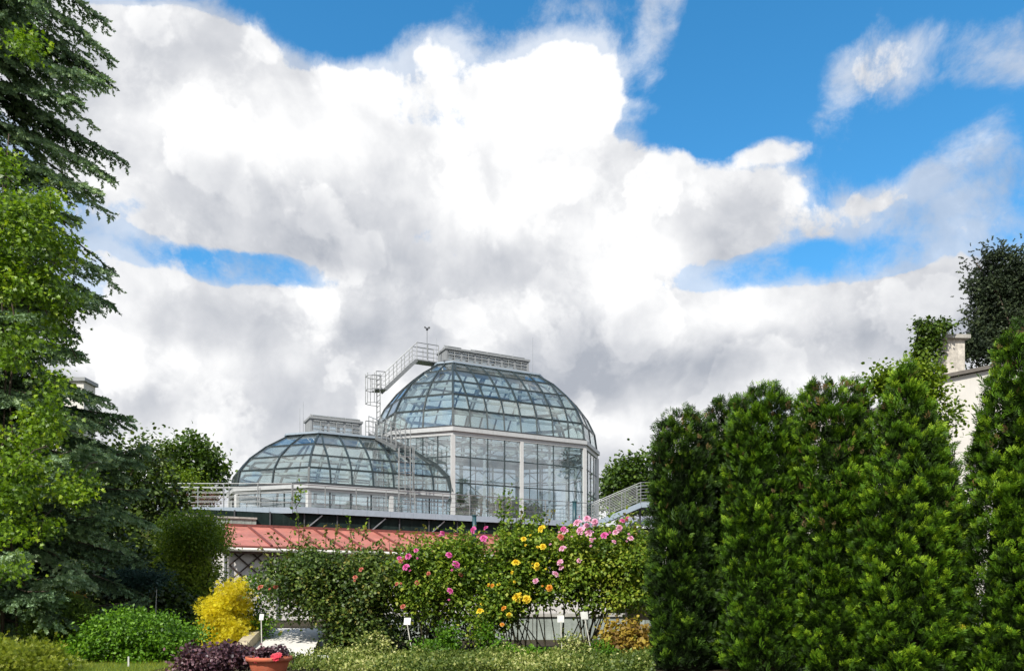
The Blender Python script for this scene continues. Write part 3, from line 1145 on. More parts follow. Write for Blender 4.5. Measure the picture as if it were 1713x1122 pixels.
# ================================================================== HOUSES AT THE EDGES
hs_ = thing('house', 'pale rendered house wall with sloping coping behind the right conifers', 'house', tuple(P(1640, 1028, 26)))
Yh = 26.0
M_house = mat('pale_grey_render', (0.60, 0.575, 0.53), 0.9, var=0.06, scale=1.2, bump=0.12, streak=0.2, dirt=(0.45, 0.43, 0.39))
pA, pB = P(1566, 637, Yh), P(1700, 610, Yh)
MB().prism([(pA[0], Yh, 0), (pB[0] + 3, Yh, 0), (pB[0] + 3, Yh, pB[2] + 0.35), (pB[0], Yh, pB[2]), (pA[0], Yh, pA[2])], (0, 6.0, 0)).build('wall', M_house, hs_)
MB().prism([(pA[0] - 0.10, Yh - 0.14, pA[2] + 0.012), (pB[0] + 3.1, Yh - 0.14, pB[2] + 0.63 + 0.012), (pB[0] + 3.1, Yh + 6.2, pB[2] + 0.64), (pA[0] - 0.10, Yh + 6.2, pA[2] + 0.012)], (0, 0, 0.12)).build('coping', mat('brown_coping', (0.13, 0.115, 0.10), 0.8, var=0.2), hs_)
wn_ = P(1585, 703, Yh)
MB().prism([(wn_[0] - 0.13, Yh - 0.04, wn_[2] - 0.35), (wn_[0] + 0.03, Yh - 0.04, wn_[2] - 0.35), (wn_[0] + 0.03, Yh - 0.04, wn_[2] + 0.15), (wn_[0] - 0.13, Yh - 0.04, wn_[2] + 0.15)], (0, 0.035, 0)).build('window', M_dark, hs_)
Yc = 27.5
ch = thing('chimney', 'weathered stone chimney with flat cap rising above the pale house wall', 'chimney', tuple(P(1588, 640, Yc)))
c0, c1 = P(1589, 650, Yc), P(1589, 572, Yc)
M_chim = mat('weathered_chimney_render', (0.50, 0.46, 0.40), 0.95, var=0.35, scale=5, bump=0.6, streak=0.5, dirt=(0.22, 0.20, 0.18))
MB().box((c0 + c1) / 2, (0.66, 0.66, c1[2] - c0[2]), 0.06).build('shaft', M_chim, ch)
MB().box(c1 + (0, 0, 0.065), (0.92, 0.92, 0.13), 0.06).build('cap', M_conc, ch)

# grey glazed roof tip showing over the hedge
gt = thing('roof_lantern', 'glazed grey roof tip peeping over the conifer hedge', 'roof lantern', tuple(P(1275, 1028, 33)))
Yg = 33.0
g0, g1, g2 = P(1232, 682, Yg), P(1251, 664, Yg), P(1312, 662, Yg)
dp = np.array((0, 3.0, 0))
M_lantern = glass('blue_grey_roof_glass', (0.75, 0.82, 0.86), ior=2.0)
pane_slab([g0, g0 + dp, g1 + dp, g1]).build('glass_slope', M_lantern, gt)
for i in range(3):
    a, b = g1 + (g2 - g1) * i / 3, g1 + (g2 - g1) * (i + 1) / 3
    pane_slab([a - (0, 0, 2.5), b - (0, 0, 2.5), b, a]).build('glass_panel', M_lantern, gt)
    MB().bar(a - (0, 0, 2.5), a, 0.06).build('bar', M_frame, gt)
for p, q in ((g0, g1), (g1, g2), (g0 + dp, g1 + dp), (g1, g1 + dp), (g0, g0 + dp)):
    MB().bar(p, q, 0.07).build('bar', M_frame, gt)
MB().prism([(g0[0] - 0.5, Yg, 0), (g2[0] + 3, Yg, 0), (g2[0] + 3, Yg + 3, 0), (g0[0] - 0.5, Yg + 3, 0)], (0, 0, g0[2] - 0.3)).build('wall', M_house, gt)

Yl = 47.0
lb = thing('block', 'pale building block with grey coping half hidden behind the blue spruce', 'building', tuple(P(120, 1028, Yl)))
e = P(140, 638, Yl)
MB().prism([(e[0] - 7, Yl, 0), (e[0], Yl, 0), (e[0], Yl + 1.3, 0), (e[0] - 7, Yl + 1.3, 0)], (0, 0, e[2])).build('wall', M_house, lb)
MB().prism([(e[0] - 7.1, Yl - 0.15, e[2] + 0.01), (e[0] + 0.15, Yl - 0.15, e[2] + 0.01), (e[0] + 0.15, Yl + 1.4, e[2] + 0.01), (e[0] - 7.1, Yl + 1.4, e[2] + 0.01)], (0, 0, 0.22)).build('coping', M_ventd, lb)

# ================================================================== WHITE RAMPED PATH, KERB, STONE TROUGH, LOW WALL
M_path = mat('pale_concrete_path', (0.62, 0.60, 0.56), 0.9, var=0.08, scale=3, bump=0.15, streak=0.12)
pa = MB()
A0, A1, B0, B1 = P(405, 1122, 11.6), P(520, 1128, 11.6), P(455, 1056, 14.0), P(540, 1050, 14.0)
A0, A1 = np.array((A0[0], 11.6, 0.004)), np.array((A1[0], 11.6, 0.004))
pa.prism([A0 - (0, 0, 0.3), A1 - (0, 0, 0.3), B1 * (1, 1, 0) + (0, 0, -0.3), B0 * (1, 1, 0) + (0, 0, -0.3)], (0, 0, 0.3))
top4 = [A0, A1, B1 * (1, 1, 0) + (0, 0, 0.36), B0 * (1, 1, 0) + (0, 0, 0.36)]
pa = MB().add([A0, A1, top4[2], top4[3], A0 - (0, 0, 0.2), A1 - (0, 0, 0.2), top4[2] * (1, 1, 0), top4[3] * (1, 1, 0)],
              [(0, 1, 2, 3), (0, 4, 5, 1), (1, 5, 6, 2), (2, 6, 7, 3), (3, 7, 4, 0)])
tag(pa.build('garden_path', M_path), kind='structure')
M_kerb = mat('beige_sandstone', (0.42, 0.36, 0.25), 0.9, var=0.22, scale=4, bump=0.5, streak=0.4, dirt=(0.20, 0.18, 0.12))
kb = thing('stone_kerb', 'beige stone kerb sloping along the pale path beside the yellow conifer', 'kerb', tuple(A0))
ka, kq = A0 + (-0.10, 0, 0.02), top4[3] + (-0.07, 0, 0.10)
for i in range(4):
    p, q = ka + (kq - ka) * i / 4, ka + (kq - ka) * ((i + 1) / 4) - unit(kq - ka) * 0.012
    MB().bar(p, q, 0.17, 0.20 + 0.012 * (i % 2)).build('stone', M_kerb, kb)
wl = thing('low_wall', 'low pale rendered wall behind the rose canes', 'wall', (0.5, 17.0, 0))
for i in range(6):
    x = -3.2 + i * 1.22
    MB().box((x + 0.6, 17.0, 0.25), (1.205, 0.25, 0.50)).build('wall_panel', M_par, wl)
    MB().box((x + 0.6, 17.0, 0.535), (1.21, 0.34, 0.07)).build('coping_stone', M_conc, wl)
tg = thing('stone_trough', 'rough brownish stone trough beside the leftmost dark conifer', 'trough', tuple(P(1082, 1080, 13.4)))
tb = P(1084, 1021, 13.4)
me_ = MB()
M_trough = mat('rough_brown_stone', (0.27, 0.21, 0.15), 0.95, var=0.3, scale=5, bump=0.9, streak=0.3)
for dx, dy, sx, sy in ((0, -0.21, 0.72, 0.08), (0, 0.21, 0.72, 0.08), (-0.32, 0, 0.08, 0.34), (0.32, 0, 0.08, 0.34)):
    me_.box(tb + (dx, dy, 0), (sx, sy, 0.30))
me_.box(tb + (0, 0, -0.11), (0.56, 0.34, 0.08))
me_.build('basin', M_trough, tg)
for dx in (-0.25, 0.25):
    MB().box((tb[0] + dx, tb[1], (tb[2] - 0.15) / 2), (0.16, 0.4, tb[2] - 0.15)).build('foot', M_trough, tg)

# ================================================================== PLANT LABELS, POTS
M_label = mat('white_plant_label', (0.50, 0.50, 0.46), 0.5, var=0.12, scale=14, streak=0.3)
M_stick = mat('pale_label_stick', (0.50, 0.48, 0.42), 0.7, var=0.15)


def plant_label(px, top, bot, Y, wpx, hpx, lab, lean=0.0, tilt=-0.35, yaw=0.0):
    """a white card on a stick; the card leans back so that it can be read from above"""
    k = Y / F
    c = P(px, top + hpx / 2, Y)
    b = np.array((c[0] + lean, Y, 0.0))
    t = thing('plant_label', lab, 'plant label', tuple(b), 'white plant labels on sticks')
    MB().bar(b, c - (0, 0, hpx * k * 0.3), 0.013, 0.013).build('stick', M_stick, t)
    w, h = wpx * k * 0.88, hpx * k * 0.88
    sx = np.array((math.cos(yaw), math.sin(yaw), 0))
    sy = unit(np.array((math.sin(yaw) * tilt, -tilt * math.cos(yaw), 1.0)))
    n = np.cross(sx, sy)
    MB().prism([c - sx * w / 2 - sy * h / 2 - n * 0.012, c + sx * w / 2 - sy * h / 2 - n * 0.012, c + sx * w / 2 + sy * h / 2 - n * 0.012, c - sx * w / 2 + sy * h / 2 - n * 0.012], -n * 0.006).build('card', M_label, t)


plant_label(437, 1025, 1066, 12.2, 8, 12, 'white plant label standing right of the yellow conifer', 0.01)
plant_label(681, 1031, 1090, 11.6, 13, 14, 'white plant label below the magenta rose bush', 0.09, yaw=-0.15)
plant_label(540, 1092, 1125, 10.6, 20, 9, 'white plant label tipped nearly flat beside the red pot', 0.04, tilt=-1.5, yaw=0.3)
plant_label(938, 1027, 1080, 11.8, 13, 14, 'white plant label under the yellow rose bush', 0.02)
plant_label(978, 1021, 1090, 11.5, 14, 15, 'white plant label under the pale pink rose bush', 0.12, yaw=0.2)
plant_label(118, 1108, 1122, 10.4, 10, 6, 'tiny white plant label in the low yellow green plants', 0.0)
plant_label(214, 1096, 1122, 10.2, 3, 24, 'narrow upright white plant marker at the edge of the lawn', 0.0, tilt=0)

M_terra = mat('terracotta', (0.42, 0.105, 0.05), 0.8, var=0.15, scale=6, bump=0.2, streak=0.25, dirt=(0.50, 0.28, 0.20))


def bowl(name, lab, c, r, h):
    t = thing(name, lab, 'flower pot', tuple(c))
    prof = [(0.60, 0.0), (0.80, 0.45), (0.93, 0.80), (0.93, 0.82), (1.05, 0.83), (1.06, 1.0), (0.97, 1.0), (0.95, 0.86)]
    n = 28
    mb = MB()
    vs = [(c[0] + r * a * math.cos(2 * math.pi * j / n), c[1] + r * a * math.sin(2 * math.pi * j / n), c[2] + h * b) for a, b in prof for j in range(n)]
    fs = [(i * n + j, i * n + (j + 1) % n, (i + 1) * n + (j + 1) % n, (i + 1) * n + j) for i in range(len(prof) - 1) for j in range(n)]
    fs.append(tuple(range(n))[::-1])
    mb.add(vs, fs).build('bowl', M_terra, t, True)
    MB().add([(c[0] + r * 0.95 * math.cos(2 * math.pi * j / n), c[1] + r * 0.95 * math.sin(2 * math.pi * j / n), c[2] + h * 0.86) for j in range(n)], [tuple(range(n))]).build('soil', M_soil, t)
    return t


pot1 = bowl('flower_pot', 'wide terracotta bowl of red flowers and dark leaves at the foot of the path', P(450, 1130, 8.5) * (1, 1, 0), 0.235, 0.265)
pot2 = bowl('flower_pot', 'half hidden terracotta bowl under the purple leaved plants', P(356, 1130, 8.8) * (1, 1, 0), 0.27, 0.25)


# ================================================================== PLANTS
def leaf_mat(name, stops, rough=0.5, trans=0.3, spec=0.35, tcol=1.35):
    """leaf with its own colour drawn from 'tint', some light passing through"""
    m = bpy.data.materials.new(name)
    m.use_nodes = True
    t = NT(m.node_tree)
    t.n.clear()
    out = t.new('ShaderNodeOutputMaterial')
    at = t.new('ShaderNodeAttribute', attribute_name='tint')
    c = t.ramp(at.outputs['Fac'], stops)
    bs = t.new('ShaderNodeBsdfPrincipled')
    bs.inputs['Roughness'].default_value = rough
    bs.inputs['Specular IOR Level'].default_value = spec
    t.l.new(c, bs.inputs['Base Color'])
    tl = t.new('ShaderNodeBsdfTranslucent')
    t.l.new(t.mix(1.0, c, (tcol, tcol * 1.05, tcol * 0.5, 1), 'MULTIPLY'), tl.inputs[0])
    mx = t.new('ShaderNodeMixShader')
    mx.inputs[0].default_value = trans
    t.l.new(bs.outputs[0], mx.inputs[1])
    t.l.new(tl.outputs[0], mx.inputs[2])
    t.l.new(mx.outputs[0], out.inputs[0])
    return m


M_bark = mat('grey_brown_bark', (0.085, 0.065, 0.048), 0.95, var=0.35, scale=7, bump=0.8, spec=0.2)
M_cane = mat('rose_cane', (0.050, 0.044, 0.022), 0.8, var=0.3, scale=9, spec=0.3)

# templates: x across, y along the leaf, z off its face
T_LEAF = (np.array([(0, 0, 0), (0.32, 0.42, 0.10), (0, 1, 0.0), (-0.32, 0.42, 0.10)]), [(0, 1, 2), (0, 2, 3)])
T_WIDE = (np.array([(0, 0, 0), (0.42, 0.30, 0.10), (0.34, 0.72, 0.08), (0, 1, -0.06), (-0.34, 0.72, 0.08), (-0.42, 0.30, 0.10), (0, 0.5, 0)]),
          [(0, 1, 6), (1, 2, 6), (2, 3, 6), (3, 4, 6), (4, 5, 6), (5, 0, 6)])
T_LOBED = (np.array([(0, 0, 0), (0.55, 0.10, 0.06), (0.24, 0.38, 0.0), (0.62, 0.62, 0.10), (0.22, 0.66, 0), (0, 1.1, -0.1), (-0.22, 0.66, 0), (-0.62, 0.62, 0.10), (-0.24, 0.38, 0), (-0.55, 0.10, 0.06)]),
           [(0, 1, 2), (2, 3, 4), (4, 5, 6), (6, 7, 8), (8, 9, 0), (0, 2, 4), (0, 4, 6), (0, 6, 8)])


def fan_template(n=5, spread=0.72, w=0.17, bend=0.2):
    """a flat spray of a scale-leaved conifer: fingers along a central shoot"""
    vs, fs = [], []
    ys = np.linspace(0.0, 0.55, n)
    for i in range(n):
        s = 1 if i % 2 else -1
        a = s * spread * (1 - 0.45 * i / n) if i < n - 1 else 0.0
        ln = (0.58 - 0.02 * i) if i < n - 1 else 0.5
        p = np.array((0, ys[i], 0))
        d = np.array((math.sin(a), math.cos(a), 0))
        q = np.array((d[1], -d[0], 0))
        k = len(vs)
        vs += [p, p + d * ln * 0.62 + q * w * 0.62 + (0, 0, bend * 0.5 * ln), p + d * ln + (0, 0, bend * ln) - q * w * 0.3]
        fs += [(k, k + 1, k + 2)]
    return np.array(vs), fs


T_FAN = fan_template()


def shoot_template(nneedle=8):
    """a conifer shoot set all round with short needles, like a bottle brush"""
    vs, fs = [], []
    for i in range(nneedle):
        y = 0.02 + 0.84 * i / (nneedle - 1)
        a = i * 2.399
        out = np.array((math.cos(a), 0.55, math.sin(a)))
        ln = 0.34 * (1.0 - 0.35 * y)
        p = np.array((0, y, 0))
        q = np.array((-math.sin(a), 0, math.cos(a))) * 0.17
        along = np.array((0, 0.05, 0))
        k = len(vs)
        vs += [p - q - along, p + q - along, p + out * ln + along * 1.2]
        fs += [(k, k + 1, k + 2)]
    k = len(vs)
    for a in (0, 2.094, 4.189):
        vs += [(0.05 * math.cos(a), 0, 0.05 * math.sin(a))]
    vs += [(0, 1.08, 0)]
    fs += [(k, k + 1, k + 3), (k + 1, k + 2, k + 3), (k + 2, k, k + 3)]
    return np.array(vs, float), fs


T_SHOOT = shoot_template()


def nrm(a):
    return a / np.maximum(np.linalg.norm(a, axis=-1, keepdims=True), 1e-9)


def leaves(name, pos, d, nrm_, size, tint, tmpl, m, parent, width=1.0):
    """one mesh of many leaves: each a template laid along d with its face towards nrm_"""
    tv, tf = tmpl
    d = nrm(np.asarray(d, float))
    s = nrm(np.cross(d, nrm_))
    n = np.cross(s, d)
    size = np.broadcast_to(np.asarray(size, float), (len(pos),))
    w = np.broadcast_to(np.asarray(width, float), (len(pos),))
    V = (pos[:, None, :]
         + (size * w)[:, None, None] * tv[None, :, 0:1] * s[:, None, :]
         + size[:, None, None] * tv[None, :, 1:2] * d[:, None, :]
         + size[:, None, None] * tv[None, :, 2:3] * n[:, None, :])
    k = len(tv)
    Fc = (np.array(tf)[None, :, :] + (np.arange(len(pos)) * k)[:, None, None]).reshape(-1, 3)
    V = V.reshape(-1, 3) - base_of(parent)
    me = bpy.data.meshes.new(name)
    me.vertices.add(len(V))
    me.vertices.foreach_set('co', V.astype(np.float32).ravel())
    me.loops.add(Fc.size)
    me.loops.foreach_set('vertex_index', Fc.astype(np.int32).ravel())
    me.polygons.add(len(Fc))
    me.polygons.foreach_set('loop_start', np.arange(0, Fc.size, 3, dtype=np.int32))
    me.polygons.foreach_set('loop_total', np.full(len(Fc), 3, dtype=np.int32))
    at = me.attributes.new('tint', 'FLOAT', 'POINT')
    at.data.foreach_set('value', np.repeat(np.clip(tint, 0, 1), k).astype(np.float32))
    me.materials.append(m)
    me.update(calc_edges=True)
    return link(bpy.data.objects.new(name, me), parent)


def rdir(n):
    return nrm(RNG.normal(size=(n, 3)))


def trunk(parent, base, top, r0, r1, m=None, wob=0.1, n=8, name='trunk', seg=7):
    base, top = np.asarray(base, float), np.asarray(top, float)
    pts = [base + (top - base) * i / (seg - 1) + (RNG.normal(size=3) * wob * (0 < i < seg - 1)) for i in range(seg)]
    MB().tube(pts, r0, n, r1).build(name, m or M_bark, parent, True)
    return pts


def limbs(parent, frm, tos, r, m=None, name='limb', n=5):
    """tapered limbs from points of the trunk to clumps of the crown, as one part each"""
    for f, t in zip(frm, tos):
        f, t = np.asarray(f, float), np.asarray(t, float)
        mid = (f + t) / 2 + (0, 0, 0.12 * np.linalg.norm(t - f)) + RNG.normal(size=3) * 0.05 * np.linalg.norm(t - f)
        MB().tube([f, (f + mid) / 2 + RNG.normal(size=3) * 0.02, mid, (mid + t) / 2, t], r, n, r * 0.25).build(name, m or M_bark, parent, True)


def crown(parent, clumps, per, spread, size, m, tmpl=T_LEAF, up=0.5, droop=0.0, tint=(0.15, 0.75), name='crown', flat=0.8, ctr=None, width=1.0, tips=0.25):
    """leaves gathered in clumps; faces turn up and outwards, leaves hang a little"""
    clumps = np.asarray(clumps, float)
    nC = len(clumps)
    pc = np.repeat(np.arange(nC), per)
    off = RNG.normal(size=(nC * per, 3)) * np.array((1, 1, flat)) * spread
    cs = RNG.uniform(0.7, 1.25, nC)
    off *= cs[pc][:, None]
    pos = clumps[pc] + off
    ctr = clumps.mean(0) if ctr is None else np.asarray(ctr)
    out = nrm(clumps[pc] - ctr + off * 1.5)
    face = nrm(out * 0.6 + rdir(len(pos)) * 0.75 + np.array((0, 0, up)))
    d = nrm(rdir(len(pos)) * 0.9 + nrm(off) * 0.8 - np.array((0, 0, droop)))
    ct = RNG.uniform(tint[0], tint[1], nC)
    rr = np.linalg.norm(off, axis=1) / spread
    ti = ct[pc] + RNG.normal(size=len(pos)) * 0.12 + np.where(rr > 1.9, tips, 0.0)
    return leaves(name, pos, d, face, size * RNG.uniform(0.65, 1.25, len(pos)), ti, tmpl, m, parent, width)


def shell_points(n, prof, h, ctr, jitter=0.12, ymin=-1.0):
    """points near the surface of a body of revolution: prof(f) is the radius at height fraction f"""
    out = []
    while len(out) < n:
        f = RNG.uniform(0, 1)
        r = prof(f)
        a = RNG.uniform(0, 2 * math.pi)
        if RNG.uniform(0, prof.mx) > r or math.sin(a) > -ymin:
            continue
        rr = r * (1 - abs(RNG.normal()) * jitter)
        out.append((ctr[0] + rr * math.cos(a), ctr[1] + rr * math.sin(a), ctr[2] + f * h))
    return np.array(out)


def profile(pts):
    xs, ys = [p[0] for p in pts], [p[1] for p in pts]

    def fn(f):
        return float(np.interp(f, xs, ys))
    fn.mx = max(ys)
    return fn


# ------------------------------------------------------------------ row of clipped-looking conifers on the right
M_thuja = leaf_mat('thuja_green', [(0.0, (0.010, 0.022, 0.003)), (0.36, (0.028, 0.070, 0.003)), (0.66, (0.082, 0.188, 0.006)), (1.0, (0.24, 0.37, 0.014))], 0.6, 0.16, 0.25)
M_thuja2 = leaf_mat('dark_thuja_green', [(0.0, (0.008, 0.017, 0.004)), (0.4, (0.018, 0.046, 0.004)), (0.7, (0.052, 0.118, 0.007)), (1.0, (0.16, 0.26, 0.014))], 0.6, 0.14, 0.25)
M_brown = leaf_mat('withered_thuja', [(0.0, (0.06, 0.035, 0.012)), (1.0, (0.17, 0.105, 0.03))], 0.7, 0.15)
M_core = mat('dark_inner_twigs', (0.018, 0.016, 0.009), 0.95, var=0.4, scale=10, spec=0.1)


def thuja(px_top, py_top, Y, width, lab, m, rag=1.0, nclump=260, shape=None, brown=1.0):
    top = P(px_top, py_top, Y)
    x, h = top[0], top[2]
    t = thing('conifer', lab, 'conifer', (x, Y, 0), 'conifers in the tall hedge row')
    R0 = width / 2 - 0.06
    pr = profile([(f, r * R0) for f, r in (shape or [(0, 1.0), (0.25, 1.04), (0.55, 0.94), (0.78, 0.74), (0.9, 0.50), (0.97, 0.24), (1.0, 0.05)])])
    trunk(t, (x, Y, 0), (x, Y, h * 0.9), 0.09, 0.02, wob=0.02)
    # clumps: tufts that curl out and up; more of them where the camera can look
    nclump = int(nclump * 3.6)
    cl = shell_points(nclump, pr, h * 0.985, (x, Y, 0), 0.09, -0.5)
    outv = nrm(np.stack([cl[:, 0] - x, cl[:, 1] - Y, np.zeros(len(cl))], 1) + 1e-6)
    ph = RNG.uniform(0, 6, 4)
    ang = np.arctan2(cl[:, 1] - Y, cl[:, 0] - x)
    lump = np.sin(ang * 5 + cl[:, 2] * 3.1 + ph[0]) * 0.5 + np.sin(ang * 3 - cl[:, 2] * 5.3 + ph[1]) * 0.35 + np.sin(cl[:, 2] * 9 + ang * 7 + ph[2]) * 0.3
    cl = cl + outv * (lump * 0.05)[:, None]               # lumps and hollows in the flank
    per = 26
    pc = np.repeat(np.arange(len(cl)), per)
    n = len(pc)
    cs = RNG.uniform(0.6, 1.35, len(cl))
    axis = nrm(outv * 0.45 + np.array((0, 0, 1.0)) + RNG.normal(size=(len(cl), 3)) * 0.25)
    tpos = RNG.uniform(0, 1, n) ** 0.85
    side = nrm(np.cross(axis[pc], rdir(n)))
    rad = 0.055 * np.sin(np.pi * np.clip(tpos * 0.8 + 0.15, 0, 1)) * cs[pc]
    pos = cl[pc] - outv[pc] * 0.07 + axis[pc] * (tpos * 0.15 * cs[pc])[:, None] + side * (rad * RNG.uniform(0.1, 1.2, n))[:, None]
    d = nrm(axis[pc] * 1.0 + side * 0.45 + outv[pc] * 0.2 + RNG.normal(size=(n, 3)) * 0.25)
    face = nrm(side + rdir(n) * 0.6 + np.array((0, 0, 0.3)))
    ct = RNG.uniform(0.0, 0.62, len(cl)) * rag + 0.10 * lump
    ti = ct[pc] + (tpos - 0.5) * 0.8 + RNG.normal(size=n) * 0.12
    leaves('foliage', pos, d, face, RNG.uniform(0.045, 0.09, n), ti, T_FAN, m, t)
    # looser inner sprays tinted dark, shade for the gaps between tufts put into their colour
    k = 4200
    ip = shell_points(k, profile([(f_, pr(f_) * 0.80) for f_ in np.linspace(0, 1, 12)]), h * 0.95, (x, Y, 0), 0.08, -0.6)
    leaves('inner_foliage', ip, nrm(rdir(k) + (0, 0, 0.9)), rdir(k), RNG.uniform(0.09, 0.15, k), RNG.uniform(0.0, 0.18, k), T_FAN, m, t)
    # fine wild shoots over the outline
    k = 150
    sp = shell_points(k, profile([(f_, pr(f_) * 1.03) for f_ in np.linspace(0, 1, 12)]), h, (x, Y, 0), 0.03, -1.0)
    so = nrm(np.stack([sp[:, 0] - x, sp[:, 1] - Y, np.full(k, 0.5)], 1))
    leaves('sprays', sp, nrm(so + np.array((0, 0, 0.9)) + RNG.normal(size=(k, 3)) * 0.25), rdir(k), RNG.uniform(0.10, 0.20, k), RNG.uniform(0.2, 0.7, k), T_FAN, m, t, width=0.55)
    # withered sprays, mostly near the top and in the hollows
    k = int(55 * brown)
    if k:
        bp = shell_points(k, profile([(f_, pr(f_) * 1.0) for f_ in np.linspace(0, 1, 12)]), h, (x, Y, 0), 0.05, -0.7)
        bp[:, 2] = h * (0.97 - 0.5 * RNG.uniform(0, 1, k) ** 1.6)
        rr_ = np.array([pr(zz / h) for zz in bp[:, 2]])
        aa_ = RNG.uniform(-math.pi, 0.3, k)
        bp[:, 0], bp[:, 1] = x + rr_ * np.cos(aa_), Y + rr_ * np.sin(aa_)
        leaves('sprays', bp, nrm(rdir(k) * 0.6 + (0, 0, 1.0)), rdir(k), RNG.uniform(0.06, 0.11, k), RNG.uniform(0, 1, k), T_FAN, M_brown, t)
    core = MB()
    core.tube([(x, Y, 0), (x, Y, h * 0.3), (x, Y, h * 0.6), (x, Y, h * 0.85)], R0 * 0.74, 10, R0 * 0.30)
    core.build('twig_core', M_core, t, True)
    return t


SQ = [(0, 1.0), (0.3, 1.05), (0.6, 1.02), (0.85, 0.95), (0.94, 0.78), (0.98, 0.5), (1.0, 0.2)]
thuja(1142, 694, 9.8, 0.90, 'farthest dark conifer at the left end of the hedge row, with a flat ragged top', M_thuja2, 0.85, 230, SQ)
thuja(1212, 674, 10.1, 0.80, 'narrow dark conifer with thin top shoots next to the left end of the hedge row', M_thuja2, 0.9, 190, SQ)
thuja(1276, 656, 9.3, 0.99, 'broad round topped green conifer in the middle of the hedge row', M_thuja, 0.85, 260, SQ)
thuja(1394, 640, 9.0, 0.97, 'green conifer with a brownish flat top, left of the pointed one', M_thuja, 0.9, 260, SQ, 3.0)
thuja(1514, 618, 8.6, 1.24, 'bright green conifer with a pointed top in front of the pale house', M_thuja, 1.05, 330, [(0, 1.0), (0.3, 1.08), (0.55, 1.0), (0.70, 0.80), (0.84, 0.50), (0.94, 0.24), (1.0, 0.06)])
thuja(1716, 548, 8.2, 1.36, 'tallest nearest conifer at the right end of the hedge row', M_thuja, 1.0, 400, [(0, 1.1), (0.3, 1.12), (0.5, 1.0), (0.68, 0.78), (0.85, 0.60), (0.95, 0.40), (1.0, 0.12)])

# ------------------------------------------------------------------ blue spruce at the left edge
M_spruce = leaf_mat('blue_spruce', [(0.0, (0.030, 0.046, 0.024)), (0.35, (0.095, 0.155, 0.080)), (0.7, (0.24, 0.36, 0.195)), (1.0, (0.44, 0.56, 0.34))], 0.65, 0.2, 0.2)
SX, SY, SH_ = -9.75, 13.6, 17.0
spr = thing('spruce', 'tall blue spruce with drooping branches filling the left edge', 'spruce', (SX, SY, 0))
trunk(spr, (SX, SY, 0), (SX, SY, SH_), 0.32, 0.03, wob=0.03, n=10)
pos, dr, fc, sz, ti = [], [], [], [], []
bmb = MB()


def spruce_branch(z0, az_, ln, droop, dense, curl=0.28):
    o = np.array((math.cos(az_), math.sin(az_), 0.0))
    sd_ = np.array((-o[1], o[0], 0.0))

    def at(s):
        return np.array((SX, SY, z0)) + o * ln * s + np.array((0, 0, ln * (0.18 * s - droop * s * s + curl * s ** 4)))
    pts = [at(s) for s in (0, 0.25, 0.5, 0.75, 1.0)]
    MB_pts = pts
    bmb.tube(MB_pts, 0.045, 4, 0.008)
    bt = RNG.uniform(0.2, 0.7)
    ntw = int(ln / 0.054 * dense)
    for i in range(ntw):
        s = 0.22 + 0.78 * (i + RNG.uniform(0, 1)) / ntw
        p = at(s)
        fw = unit(at(min(1.0, s + 0.05)) - at(s - 0.05))
        sg = 1 if i % 2 else -1
        tl = (0.62 * (1 - s) + 0.20) * RNG.uniform(0.7, 1.2)
        td = unit(fw * 0.75 + sd_ * sg * RNG.uniform(0.5, 1.0) + np.array((0, 0, RNG.normal() * 0.16 - 0.50)))
        ns = max(3, int(tl / 0.06 * min(1, dense + 0.2)))
        for j in range(ns):
            q = (j + RNG.uniform(0, 0.7)) / ns
            pp = p + td * tl * q + np.array((0, 0, -0.16 * tl * q * q))
            lat = unit(np.cross(td, (0, 0, 1)))
            ss = 1 if j % 2 else -1
            pos.append(pp)
            dr.append(td * 0.8 + lat * ss * RNG.uniform(0.25, 0.9) + np.array((0, 0, RNG.uniform(-0.1, 0.3))))
            sz.append(RNG.uniform(0.11, 0.18))
            ti.append(bt + 0.45 * (q - 0.4) + 0.25 * (s - 0.6) + RNG.normal() * 0.12)  # paler towards the tips: young growth, plus light on the boughs painted into tint
    for j in range(6):
        pos.append(at(1 - 0.04 * j))
        dr.append(unit(at(1.0) - at(0.9)) + RNG.normal(size=3) * 0.3)
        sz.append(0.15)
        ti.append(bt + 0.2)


z = 0.55
while z < 14.5:
    reach = float(np.interp(z, [0.4, 1.2, 2.5, 4, 6, 7, 8.2, 9, 10, 11.3, 14.5], [3.2, 3.55, 3.6, 3.0, 2.5, 2.75, 2.7, 2.55, 2.75, 2.7, 1.6]))
    nb = 9
    a0 = RNG.uniform(0, 6.28)
    for i in range(nb):
        a = a0 + 2 * math.pi * (i + RNG.uniform(-0.25, 0.25)) / nb
        # towards the camera (-y) and the open side (+x) the tree is seen; elsewhere fewer twigs will do
        vis = math.cos(a - R(-50))
        dn = 1.0 if vis > 0.1 else 0.35
        spruce_branch(z + RNG.uniform(-0.15, 0.15), a, reach * RNG.uniform(0.62, 1.0) / (1.0 + 0.0), RNG.uniform(0.34, 0.56), dn, RNG.uniform(-0.02, 0.16))
    z += RNG.uniform(0.40, 0.54)
# the skirt: fuller low branches on the open side
for i in range(26):
    zz = RNG.uniform(0.7, 4.4)
    spruce_branch(zz, R(RNG.uniform(-85, 5)), float(np.interp(zz, [0.5, 2.5, 4.4], [3.5, 3.75, 3.0])) * RNG.uniform(0.85, 1.05), RNG.uniform(0.35, 0.55), 1.15, RNG.uniform(0.12, 0.3))
for zz, aa in ((5.3, -20), (5.0, -40), (4.7, -8), (4.4, -30), (5.7, -28), (6.3, -15), (4.2, -15)):
    spruce_branch(zz, R(aa), 2.85, 0.40, 1.1, 0.08)
pos, dr = np.array(pos), np.array(dr)
bmb.build('branches', M_bark, spr)
leaves('foliage', pos, dr, rdir(len(pos)), np.array(sz), np.array(ti), T_SHOOT, M_spruce, spr)

